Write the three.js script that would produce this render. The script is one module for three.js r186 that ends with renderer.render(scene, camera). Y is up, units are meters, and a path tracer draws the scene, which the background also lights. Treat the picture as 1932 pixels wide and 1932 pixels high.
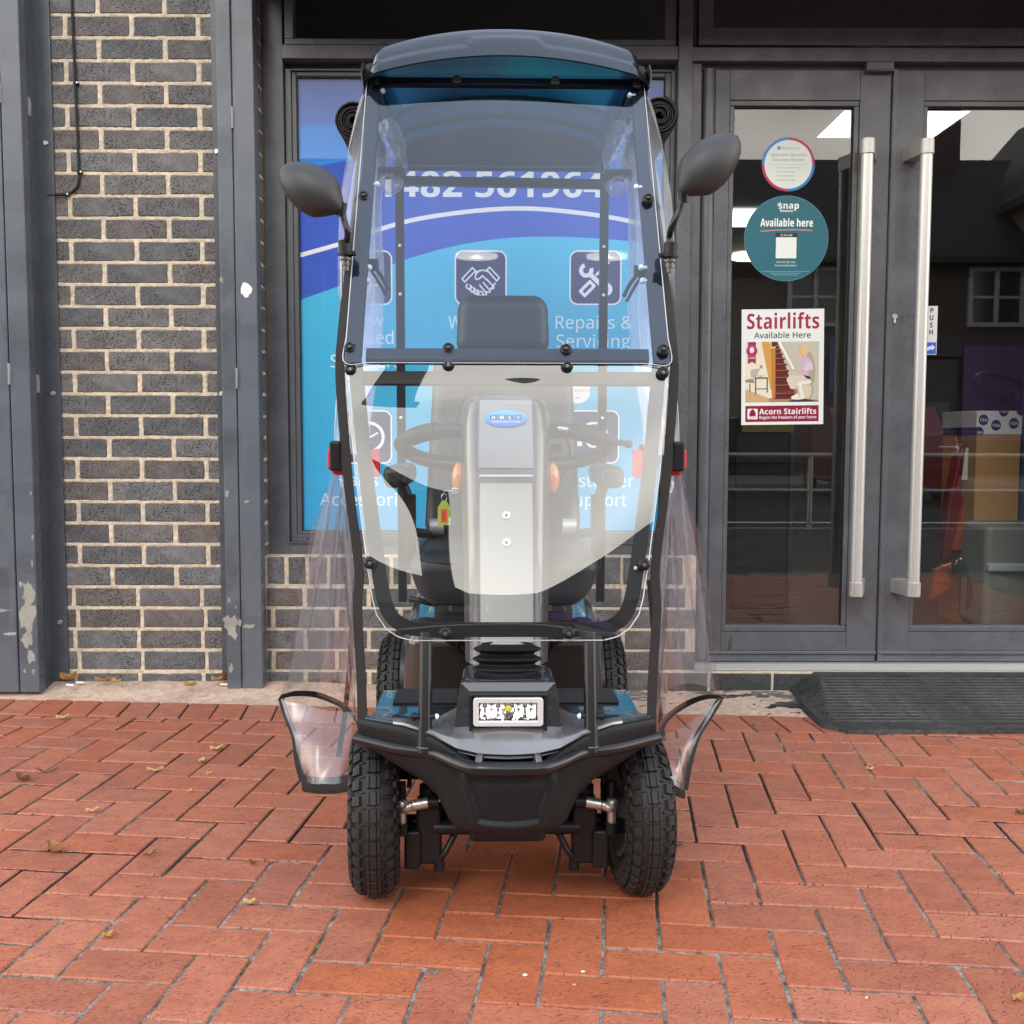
import * as THREE from 'three';
import { RoundedBoxGeometry } from 'three/addons/geometries/RoundedBoxGeometry.js';
import { mergeGeometries, mergeVertices, toCreasedNormals } from 'three/addons/utils/BufferGeometryUtils.js';
import { RectAreaLightUniformsLib } from 'three/addons/lights/RectAreaLightUniformsLib.js';

// ---------- camera, sky, sun, exposure ----------
const scene = new THREE.Scene();
const FPX = 1959.9;                                   // focal length for a 1932-pixel wide picture
const camera = new THREE.PerspectiveCamera(2 * Math.atan(966 / FPX) * 180 / Math.PI, 1, 0.05, 200);
camera.position.set(0, 0.8967, 0);
camera.rotation.order = 'YXZ';
camera.rotation.set(-0.0731, -0.003, 0.0022);
camera.updateMatrixWorld(true);
const renderer = new THREE.WebGLRenderer({ antialias: true });
renderer.setSize(1024, 1024);
renderer.toneMapping = THREE.LinearToneMapping;
renderer.toneMappingExposure = 1.12;
renderer.shadowMap.enabled = true;
RectAreaLightUniformsLib.init();

// seeded noise
const hash = (x, y, s) => { let h = Math.imul(x | 0, 374761393) ^ Math.imul(y | 0, 668265263) ^ Math.imul(s | 0, 1274126177); h = Math.imul(h ^ (h >>> 13), 1274126177); return ((h ^ (h >>> 16)) >>> 0) / 4294967296; };
const sm = (t) => t * t * (3 - 2 * t), lerp = (a, b, t) => a + (b - a) * t, clamp = (x, a = 0, b = 1) => Math.min(b, Math.max(a, x)), sstep = (a, b, x) => sm(clamp((x - a) / (b - a)));
const noise = (x, y, s = 0, px = 1e6, py = 1e6) => { const ix = Math.floor(x), iy = Math.floor(y), fx = sm(x - ix), fy = sm(y - iy), m = (a, p) => ((a % p) + p) % p; const h = (a, b) => hash(m(a, px), m(b, py), s); return lerp(lerp(h(ix, iy), h(ix + 1, iy), fx), lerp(h(ix, iy + 1), h(ix + 1, iy + 1), fx), fy); };
const fbm = (x, y, s = 0, o = 4, p = 1e6) => { let a = 0.5, v = 0, t = 0; for (let i = 0; i < o; i++) { v += a * noise(x, y, s + i, p, p); t += a; a *= 0.5; x *= 2; y *= 2; p *= 2; } return v / t; };
let rs = 12345; const rnd = (a = 0, b = 1) => { rs = (rs + 0x6d2b79f5) | 0; let t = Math.imul(rs ^ (rs >>> 15), 1 | rs); t = (t + Math.imul(t ^ (t >>> 7), 61 | t)) ^ t; return a + (b - a) * (((t ^ (t >>> 14)) >>> 0) / 4294967296); };

// overcast sky: bright warm haze low down, blue-grey cloud overhead
const SKY = 1.75;
{
  const W = 512, H = 256, d = new Float32Array(W * H * 4);
  for (let j = 0; j < H; j++) {
    const el = ((j + 0.5) / H - 0.5) * Math.PI, y = Math.sin(el);
    for (let i = 0; i < W; i++) {
      const az = (i + 0.5) / W * 2 * Math.PI, cx = Math.cos(az) * Math.cos(el), cz = Math.sin(az) * Math.cos(el), k = (j * W + i) * 4;
      let c;
      if (y > 0) {
        const p = 1 / (y + 0.28), n = sstep(0.15, 0.85, fbm(cx * p * 2.3 + 20, cz * p * 2.3 + 20, 7, 6)), t = sstep(0.25, 0.8, y), b = 0.62 + 0.76 * n;
        c = [lerp(2.25, 0.66, t), lerp(2.14, 0.76, t), lerp(1.96, 0.95, t)].map((v) => v * b);
      } else { const g = 0.28; c = [g, g * 0.96, g * 0.9]; }
      for (let q = 0; q < 3; q++) d[k + q] = c[q] * SKY;
      d[k + 3] = 1;
    }
  }
  const t = new THREE.DataTexture(d, W, H, THREE.RGBAFormat, THREE.FloatType);
  t.mapping = THREE.EquirectangularReflectionMapping; t.magFilter = THREE.LinearFilter; t.minFilter = THREE.LinearFilter; t.wrapS = THREE.RepeatWrapping; t.needsUpdate = true;
  scene.background = t; scene.environment = t;
}
const sun = new THREE.DirectionalLight(new THREE.Color(1, 0.95, 0.87), 0.9);
sun.position.set(-3.2, 8, 6); sun.target.position.set(0, 0, -2.5); sun.castShadow = true; sun.shadow.radius = 30;
sun.shadow.mapSize.set(2048, 2048); Object.assign(sun.shadow.camera, { left: -6, right: 6, top: 6, bottom: -6, near: 0.5, far: 30 });
scene.add(sun, sun.target);

// ---------- helpers ----------
// point of the world that stands at picture position (px, py) of a 1932-pixel wide picture, at depth z (or at height y)
const dirOf = (px, py) => new THREE.Vector3((px - 966) / FPX, -(py - 966) / FPX, -1).applyQuaternion(camera.quaternion);
const at = (px, py, z) => { const d = dirOf(px, py); return d.multiplyScalar(z / d.z).add(camera.position); };
const onY = (px, py, y = 0) => { const d = dirOf(px, py); return d.multiplyScalar((y - camera.position.y) / d.y).add(camera.position); };
const V = (x, y, z) => new THREE.Vector3(x, y, z);
const used = {};
const numbered = (n) => { const k = used[n] ?? 0; used[n] = k + 1; return k ? `${n}_${String(k).padStart(3, '0')}` : n; };
const tag = (o, label, category, group, kind) => { o.userData = { ...(label && { label }), ...(category && { category }), ...(group && { group }), ...(kind && { kind }) }; return o; };
function prep(g) {
  let q = g.index ? g.toNonIndexed() : g.clone();
  for (const k of Object.keys(q.attributes)) if (!['position', 'normal', 'uv'].includes(k)) q.deleteAttribute(k);
  if (!q.attributes.normal) q.computeVertexNormals();
  if (!q.attributes.uv) boxUV(q);
  q.morphAttributes = {};
  return q;
}
function boxUV(g, s = 1) {                             // uv in metres on the plane each face is nearest to
  const p = g.attributes.position, n = g.attributes.normal, uv = new Float32Array(p.count * 2);
  for (let i = 0; i < p.count; i++) {
    const ax = Math.abs(n.getX(i)), ay = Math.abs(n.getY(i)), az = Math.abs(n.getZ(i)), x = p.getX(i), y = p.getY(i), z = p.getZ(i);
    const [a, b] = ay >= ax && ay >= az ? [x, z] : ax > az ? [z, y] : [x, y];
    uv[i * 2] = a * s; uv[i * 2 + 1] = b * s;
  }
  g.setAttribute('uv', new THREE.BufferAttribute(uv, 2));
  return g;
}
const merge = (list) => { list = [].concat(list).map(prep); return list.length === 1 ? list[0] : mergeGeometries(list, false); };
function mesh(name, geos, mat, parent = scene, keepUV = false) {
  const g = merge(geos); if (!keepUV) boxUV(g);
  const m = new THREE.Mesh(g, mat); m.name = parent === scene ? numbered(name) : name; m.castShadow = m.receiveShadow = true; parent.add(m); return m;
}
function thing(name, pos, label, category, group) { const o = new THREE.Group(); o.name = numbered(name); o.position.copy(pos); scene.add(o); return tag(o, label, category, group); }
const bx = (x0, x1, y0, y1, z0, z1) => new THREE.BoxGeometry(Math.abs(x1 - x0), Math.abs(y1 - y0), Math.abs(z1 - z0)).translate((x0 + x1) / 2, (y0 + y1) / 2, (z0 + z1) / 2);
const rb = (x0, x1, y0, y1, z0, z1, r = 0.003, seg = 2) => new RoundedBoxGeometry(Math.abs(x1 - x0), Math.abs(y1 - y0), Math.abs(z1 - z0), seg, Math.min(r, Math.abs(x1 - x0) / 2.01, Math.abs(y1 - y0) / 2.01, Math.abs(z1 - z0) / 2.01)).translate((x0 + x1) / 2, (y0 + y1) / 2, (z0 + z1) / 2);
function tube(pts, r, { seg = 8 * pts.length, rad = 12, closed = false, caps = true, tension = 0.5 } = {}) {
  pts = pts.map((p) => (Array.isArray(p) ? V(...p) : p));
  const c = pts.length === 2 ? new THREE.LineCurve3(...pts) : new THREE.CatmullRomCurve3(pts, closed, 'catmullrom', tension), out = [new THREE.TubeGeometry(c, pts.length === 2 ? 1 : seg, r, rad, closed)];
  if (caps && !closed) for (const t of [0, 1]) { const d = c.getTangent(t).multiplyScalar(t ? 1 : -1); out.push(new THREE.CircleGeometry(r, rad).applyQuaternion(new THREE.Quaternion().setFromUnitVectors(V(0, 0, 1), d)).translate(...c.getPoint(t).toArray())); }
  return merge(out);
}
const cyl = (a, b, r1, r2 = r1, rad = 20) => { a = Array.isArray(a) ? V(...a) : a; b = Array.isArray(b) ? V(...b) : b; const d = b.clone().sub(a), l = d.length(); return new THREE.CylinderGeometry(r2, r1, l, rad).applyQuaternion(new THREE.Quaternion().setFromUnitVectors(V(0, 1, 0), d.normalize())).translate(...a.clone().add(b).multiplyScalar(0.5).toArray()); };
function sheet(nu, nv, fn, th = 0) {                   // grid surface; with th a closed plate of that thickness behind it
  const P = [], uv = [], idx = [], W = nu + 1;
  for (let j = 0; j <= nv; j++) for (let i = 0; i <= nu; i++) { P.push(...fn(i / nu, j / nv)); uv.push(i / nu, j / nv); }
  for (let j = 0; j < nv; j++) for (let i = 0; i < nu; i++) { const a = j * W + i; idx.push(a, a + 1, a + W + 1, a, a + W + 1, a + W); }
  const g = new THREE.BufferGeometry(); g.setAttribute('position', new THREE.Float32BufferAttribute(P, 3)); g.setAttribute('uv', new THREE.Float32BufferAttribute(uv, 2)); g.setIndex(idx); g.computeVertexNormals();
  if (!th) return g;
  const n = g.attributes.normal, B = [];
  for (let i = 0; i < n.count; i++) B.push(P[i * 3] - n.getX(i) * th, P[i * 3 + 1] - n.getY(i) * th, P[i * 3 + 2] - n.getZ(i) * th);
  const b = new THREE.BufferGeometry(); b.setAttribute('position', new THREE.Float32BufferAttribute(B, 3)); b.setAttribute('uv', new THREE.Float32BufferAttribute(uv, 2)); const ri = []; for (let i = 0; i < idx.length; i += 3) ri.push(idx[i], idx[i + 2], idx[i + 1]); b.setIndex(ri); b.computeVertexNormals();
  const ring = []; for (let i = 0; i < nu; i++) ring.push(i); for (let j = 0; j < nv; j++) ring.push(j * W + nu); for (let i = nu; i > 0; i--) ring.push(nv * W + i); for (let j = nv; j > 0; j--) ring.push(j * W);
  const R = []; for (let k = 0; k < ring.length; k++) { const a = ring[k], c = ring[(k + 1) % ring.length], f = (A, i) => [A[i * 3], A[i * 3 + 1], A[i * 3 + 2]]; R.push(...f(P, c), ...f(P, a), ...f(B, a), ...f(P, c), ...f(B, a), ...f(B, c)); }
  const r = new THREE.BufferGeometry(); r.setAttribute('position', new THREE.Float32BufferAttribute(R, 3)); r.computeVertexNormals();
  return merge([g, b, r]);
}
const shapeOf = (pts) => { const s = new THREE.Shape(); pts.forEach(([x, y], i) => (i ? s.lineTo(x, y) : s.moveTo(x, y))); s.closePath(); return s; };
const extrude = (pts, d, bevel = 0.002, seg = 2) => new THREE.ExtrudeGeometry(Array.isArray(pts) ? shapeOf(pts) : pts, { depth: d, bevelEnabled: bevel > 0, bevelSize: bevel, bevelThickness: bevel, bevelSegments: seg, curveSegments: 16 });
// interpolation through a table of [x, y]
const table = (T) => (x) => { if (x <= T[0][0]) return T[0][1]; for (let i = 1; i < T.length; i++) if (x <= T[i][0]) return lerp(T[i - 1][1], T[i][1], (x - T[i - 1][0]) / (T[i][0] - T[i - 1][0])); return T[T.length - 1][1]; };

// ---------- textures ----------
function canvasTex(w, h, draw, { srgb = true, rep = true } = {}) { const c = document.createElement('canvas'); c.width = w; c.height = h; draw(c.getContext('2d'), w, h); const t = new THREE.CanvasTexture(c); if (srgb) t.colorSpace = THREE.SRGBColorSpace; if (rep) t.wrapS = t.wrapT = THREE.RepeatWrapping; t.anisotropy = 8; return t; }
function grayTex(n, fn, { srgb = false } = {}) { const d = new Uint8Array(n * n * 4); for (let j = 0; j < n; j++) for (let i = 0; i < n; i++) { const v = fn(i / n, j / n), k = (j * n + i) * 4; const a = Array.isArray(v) ? v : [v, v, v]; for (let c = 0; c < 3; c++) d[k + c] = clamp(a[c]) * 255; d[k + 3] = 255; } const t = new THREE.DataTexture(d, n, n); t.wrapS = t.wrapT = THREE.RepeatWrapping; t.magFilter = THREE.LinearFilter; t.minFilter = THREE.LinearMipmapLinearFilter; t.generateMipmaps = true; if (srgb) t.colorSpace = THREE.SRGBColorSpace; t.needsUpdate = true; return t; }
const rep = (t, s) => { const c = t.clone(); c.repeat.set(s, s); c.needsUpdate = true; return c; };
function wrapStroke(g, n, x, y, fn) { for (const dx of [-n, 0, n]) for (const dy of [-n, 0, n]) if (x + dx > -40 && x + dx < n + 40 && y + dy > -40 && y + dy < n + 40) { g.save(); g.translate(x + dx, y + dy); fn(); g.restore(); } }
const T = {};
T.brick = canvasTex(1024, 1024, (g, n) => {           // 0.5 m: fired face with dark pits and creases
  const im = g.createImageData(n, n); for (let j = 0; j < n; j++) for (let i = 0; i < n; i++) { const v = 196 + 62 * (fbm(i / 64, j / 64, 3, 4, 16) - 0.5) + 46 * (fbm(i / 6, j / 6, 9, 2, 170) - 0.5), k = (j * n + i) * 4; im.data[k] = v + 1; im.data[k + 1] = v; im.data[k + 2] = v - 1; im.data[k + 3] = 255; } g.putImageData(im, 0, 0);
  for (let i = 0; i < 6500; i++) { const x = rnd(0, n), y = rnd(0, n), a = rnd(0, 6.28), l = rnd(1.5, 8) * (noise(x / 128, y / 128, 5, 8, 8) * 1.5), w = rnd(0.8, 2.6), o = rnd(0.3, 0.95); wrapStroke(g, n, x, y, () => { g.rotate(a); g.fillStyle = `rgba(40,38,40,${o})`; g.beginPath(); g.ellipse(0, 0, l, w, 0, 0, 7); g.fill(); g.fillStyle = `rgba(255,252,248,${o * 0.35})`; g.beginPath(); g.ellipse(0.6, 1.6, l * 0.9, w * 0.5, 0, 0, 7); g.fill(); }); }
});
T.paver = canvasTex(1024, 1024, (g, n) => {           // 0.5 m: wire-cut clay with short dark creases
  const im = g.createImageData(n, n); for (let j = 0; j < n; j++) for (let i = 0; i < n; i++) { const b = fbm(i / 90, j / 60, 13, 4, 16), v = 212 + 34 * (b - 0.5) + 44 * (fbm(i / 8, j / 4, 19, 2, 128) - 0.5) + 26 * (hash(i, j, 5) - 0.5), k = (j * n + i) * 4; im.data[k] = v + 3; im.data[k + 1] = v - 2 + 8 * (b - 0.5); im.data[k + 2] = v - 4; im.data[k + 3] = 255; } g.putImageData(im, 0, 0);
  for (let i = 0; i < 2400; i++) { const x = rnd(0, n), y = rnd(0, n), a = rnd(-0.6, 0.6) + (rnd() < 0.25 ? 0.9 : 0), l = rnd(2, 11), o = rnd(0.2, 0.85) * (0.25 + 0.9 * noise(x / 128, y / 128, 25, 8, 8)); wrapStroke(g, n, x, y, () => { g.rotate(a); g.strokeStyle = `rgba(50,26,18,${o})`; g.lineWidth = rnd(0.8, 3); g.beginPath(); g.moveTo(-l, 0); g.quadraticCurveTo(0, rnd(-4, 4), l, 0); g.stroke(); }); }
  for (let i = 0; i < 500; i++) { const x = rnd(0, n), y = rnd(0, n), r = rnd(1, 3.5), o = rnd(0.05, 0.3); wrapStroke(g, n, x, y, () => { g.fillStyle = rnd() < 0.5 ? `rgba(90,70,60,${o})` : `rgba(255,225,205,${o})`; g.beginPath(); g.ellipse(0, 0, r * 1.8, r * 0.7, 0, 0, 7); g.fill(); }); }
});
T.mortar = grayTex(512, (u, v) => { const a = fbm(u * 24, v * 24, 31, 4, 24), b = fbm(u * 4, v * 4, 37, 3, 4); const s = 0.72 + 0.26 * a + 0.1 * (b - 0.5) - (hash(u * 512, v * 512, 3) > 0.99 ? 0.2 : 0); return [s, s * 0.985, s * 0.96]; }, { srgb: true });
T.sand = grayTex(512, (u, v) => { const a = fbm(u * 20, v * 20, 41, 4, 20), b = sstep(0.38, 0.62, fbm(u * 5, v * 5, 47, 3, 5)); const s = clamp(0.2 + 0.75 * a * (0.28 + 0.72 * b) + 0.25 * (hash(u * 512, v * 512, 8) - 0.5)); const gr = sstep(0.62, 0.75, fbm(u * 3, v * 3, 53, 3, 3)) * 0.6; return [s * (1 - 0.25 * gr), s * (0.97 - 0.05 * gr), s * (0.92 - 0.45 * gr)]; }, { srgb: true });
T.grit = grayTex(512, (u, v) => { const h = hash(u * 512 >> 1, v * 512 >> 1, 12), a = fbm(u * 40, v * 40, 61, 3, 40), b = fbm(u * 4, v * 4, 67, 4, 4); const s = clamp(0.42 + 0.5 * a + 0.34 * (b - 0.5) + 0.3 * (h - 0.5)); return [s, s * 0.98, s * 0.95]; }, { srgb: true });
T.metal = grayTex(512, (u, v) => { const s = 0.9 + 0.22 * (fbm(u * 5, v * 5, 71, 5, 5) - 0.5) + 0.05 * (hash(u * 512, v * 512, 4) - 0.5) - 0.07 * sstep(0.66, 0.8, fbm(u * 24, v * 24, 77, 3, 24)); return s; }, { srgb: true });
T.rough = grayTex(256, (u, v) => 0.62 + 0.5 * (fbm(u * 5, v * 5, 81, 5, 5) - 0.5));
T.stipple = grayTex(256, (u, v) => fbm(u * 64, v * 64, 91, 2, 64));
T.fine = grayTex(256, (u, v) => fbm(u * 16, v * 16, 95, 4, 16));
T.leather = grayTex(512, (u, v) => { let d = 9, d2 = 9; const x = u * 40, y = v * 40, ix = Math.floor(x), iy = Math.floor(y); for (let a = -1; a <= 1; a++) for (let b = -1; b <= 1; b++) { const m = (k) => ((k % 40) + 40) % 40, px = ix + a + hash(m(ix + a), m(iy + b), 1), py = iy + b + hash(m(ix + a), m(iy + b), 2), q = Math.hypot(px - x, py - y); if (q < d) { d2 = d; d = q; } else if (q < d2) d2 = q; } return clamp((d2 - d) * 2.2); });

// ---------- materials ----------
const rgb = (r, g, b) => new THREE.Color().setRGB(r, g, b);
const std = (c, rough, o = {}) => new THREE.MeshStandardMaterial({ color: c, roughness: rough, ...o });
const phy = (c, rough, o = {}) => new THREE.MeshPhysicalMaterial({ color: c, roughness: rough, ...o });
const metalMap = rep(T.metal, 2.2), roughMap = rep(T.rough, 3), stip = rep(T.stipple, 9);
const M = {
  bricks: [[0.155, 0.152, 0.15], [0.17, 0.163, 0.158], [0.135, 0.134, 0.136], [0.165, 0.145, 0.134], [0.148, 0.133, 0.126], [0.12, 0.121, 0.125], [0.18, 0.178, 0.18]].map((c) => std(rgb(c[0] * 1.5, c[1] * 1.52, c[2] * 1.55), 0.75, { map: T.brick, bumpMap: T.brick, bumpScale: 0.003 })),
  darkbricks: [[0.075, 0.074, 0.076], [0.088, 0.082, 0.08], [0.066, 0.068, 0.072]].map((c) => std(rgb(...c.map((x) => x * 1.25)), 0.75, { map: T.brick, bumpMap: T.brick, bumpScale: 0.0022 })),
  mortar: std(rgb(0.86, 0.75, 0.6), 0.95, { map: rep(T.mortar, 4), bumpMap: rep(T.mortar, 5), bumpScale: 0.004 }),
  pavers: [[0.565, 0.192, 0.105], [0.585, 0.205, 0.118], [0.5, 0.17, 0.096], [0.6, 0.222, 0.132], [0.53, 0.19, 0.113], [0.57, 0.178, 0.09]].map((c) => std(rgb(...c), 0.9, { map: T.paver, bumpMap: T.paver, bumpScale: 0.0012, roughnessMap: roughMap })),
  damp: [[0.545, 0.158, 0.066], [0.52, 0.15, 0.064], [0.56, 0.168, 0.074]].map((c) => std(rgb(...c), 0.62, { map: T.paver, bumpMap: T.paver, bumpScale: 0.001 })),
  sand: std(rgb(0.75, 0.7, 0.64), 0.95, { map: rep(T.sand, 2.2), bumpMap: rep(T.sand, 2.2), bumpScale: 0.004 }),
  concrete: std(rgb(0.74, 0.55, 0.445), 0.95, { map: rep(T.mortar, 2.5), bumpMap: rep(T.grit, 2), bumpScale: 0.0025 }),
  frame: std(rgb(0.128, 0.136, 0.152), 0.5, { map: metalMap, roughnessMap: roughMap, bumpMap: rep(T.fine, 8), bumpScale: 0.0001 }),
  frameDark: std(rgb(0.05, 0.05, 0.052), 0.6),
  gasket: std(rgb(0.008, 0.008, 0.012), 0.6),
  steel: std(rgb(0.095, 0.11, 0.13), 0.48, { map: metalMap, roughnessMap: roughMap }),
  weld: std(rgb(0.3, 0.31, 0.31), 0.6, { bumpMap: stip, bumpScale: 0.002 }),
  alu: std(rgb(0.58, 0.575, 0.55), 0.34, { metalness: 0.5 }),
  aluCap: std(rgb(0.5, 0.49, 0.47), 0.42, { metalness: 0.6 }),
  chrome: std(rgb(0.85, 0.85, 0.85), 0.12, { metalness: 1 }),
  zinc: std(rgb(0.6, 0.6, 0.58), 0.35, { metalness: 0.9, bumpMap: stip, bumpScale: 0.0006 }),
  black: phy(rgb(0.01, 0.01, 0.012), 0.4, { specularIntensity: 0.6 }),
  blackGloss: phy(rgb(0.009, 0.009, 0.011), 0.25, { specularIntensity: 0.9 }),
  blackMatt: phy(rgb(0.009, 0.009, 0.01), 0.7, { specularIntensity: 0.5, bumpMap: rep(T.fine, 6), bumpScale: 0.0005 }),
  texturedBlack: phy(rgb(0.009, 0.0095, 0.011), 0.52, { specularIntensity: 0.5, bumpMap: rep(T.stipple, 7), bumpScale: 0.0004 }),
  fabric: std(rgb(0.02, 0.018, 0.018), 0.9, { bumpMap: rep(T.stipple, 12), bumpScale: 0.0012 }),
  leather: std(rgb(0.016, 0.018, 0.022), 0.42, { bumpMap: rep(T.leather, 9), bumpScale: 0.00012 }),
  rubber: phy(rgb(0.021, 0.02, 0.019), 0.55, { specularIntensity: 0.6, bumpMap: rep(T.fine, 10), bumpScale: 0.0006 }),
  rubberDark: phy(rgb(0.008, 0.008, 0.008), 0.6, { specularIntensity: 0.6 }),
  mat: std(rgb(0.085, 0.088, 0.09), 0.55, { map: rep(T.grit, 1.2), bumpMap: rep(T.fine, 12), bumpScale: 0.0008 }),
  pewter: phy(rgb(0.21, 0.195, 0.18), 0.3, { metalness: 0.75, clearcoat: 1, clearcoatRoughness: 0.04 }),
  deckGloss: phy(rgb(0.05, 0.05, 0.055), 0.25, { metalness: 0.6, clearcoat: 1, clearcoatRoughness: 0.03 }),
  brown: phy(rgb(0.045, 0.038, 0.034), 0.3, { metalness: 0.5, clearcoat: 1, clearcoatRoughness: 0.04 }),
  plate: phy(rgb(0.25, 0.24, 0.222), 0.42, { metalness: 0.45, clearcoat: 0.25, clearcoatRoughness: 0.1 }),
  white: std(rgb(0.8, 0.79, 0.76), 0.4),
  red: std(rgb(0.55, 0.012, 0.03), 0.5),
  orange: phy(rgb(0.9, 0.28, 0.03), 0.15, { transmission: 0.4, thickness: 0, clearcoat: 1 }),
  glass: phy(rgb(0.93, 0.96, 0.95), 0, { transmission: 1, ior: 1.9, thickness: 0 }),
  windowGlass: phy(rgb(0.97, 0.98, 0.98), 0, { transmission: 1, ior: 1.38, thickness: 0 }),
  screenUp: phy(rgb(0.74, 0.83, 0.97), 0, { transmission: 1, ior: 1.72, thickness: 0 }),
  screenLow: phy(rgb(0.95, 0.96, 0.95), 0, { transmission: 1, ior: 2.05, thickness: 0 }),
  vinylClear: phy(rgb(0.97, 0.98, 1), 0.03, { transmission: 1, ior: 2.3, thickness: 0 }),
  tiller: phy(rgb(0.07, 0.068, 0.066), 0.3, { metalness: 0.55, clearcoat: 0.8, clearcoatRoughness: 0.05 }),
  screenEdge: std(rgb(0.5, 0.51, 0.52), 0.3),
  vinyl: phy(rgb(0.93, 0.94, 0.97), 0.33, { transmission: 1, ior: 2.0, thickness: 0 }),
  roof: phy(rgb(0.024, 0.15, 0.19), 0.2, { transmission: 0.9, ior: 1.55, thickness: 0 }),
  roofLip: phy(rgb(0.012, 0.018, 0.026), 0.12, { specularIntensity: 0.7 }),
};

// ---------- ground ----------
const headZ = (x) => -3.285 + 0.0777 * (x + 1.552);   // line between the field and the header row
const edgeZ = (x) => headZ(x) - 0.19;                 // edge of the concrete strip
function prism(poly, y, depth, inset, drop, uvOff, tilt = [0, 0]) {
  const cx = poly.reduce((a, p) => a + p[0], 0) / poly.length, cz = poly.reduce((a, p) => a + p[1], 0) / poly.length, n = poly.length;
  const top = poly.map(([x, z]) => { const dx = cx - x, dz = cz - z; return [x + Math.sign(dx) * Math.min(inset, Math.abs(dx)), y + tilt[0] * (x - cx) + tilt[1] * (z - cz), z + Math.sign(dz) * Math.min(inset, Math.abs(dz))]; });
  const mid = poly.map(([x, z], i) => [x, top[i][1] - drop, z]), low = poly.map(([x, z]) => [x, y - depth, z]), P = [], U = [];
  const put = (...v) => v.forEach((p) => { P.push(p[0] - cx, p[1], p[2] - cz); U.push((p[0] + uvOff[0]) / 0.5, (p[2] + p[1] + uvOff[1]) / 0.5); });
  for (let i = 1; i < n - 1; i++) put(top[0], top[i + 1], top[i]);
  for (let i = 0; i < n; i++) { const j = (i + 1) % n; put(top[i], top[j], mid[i]); put(top[j], mid[j], mid[i]); put(mid[i], mid[j], low[i]); put(mid[j], low[j], low[i]); }
  const g = new THREE.BufferGeometry(); g.setAttribute('position', new THREE.Float32BufferAttribute(P, 3)); g.setAttribute('uv', new THREE.Float32BufferAttribute(U, 2)); g.computeVertexNormals();
  return { g, cx, cz };
}
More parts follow.
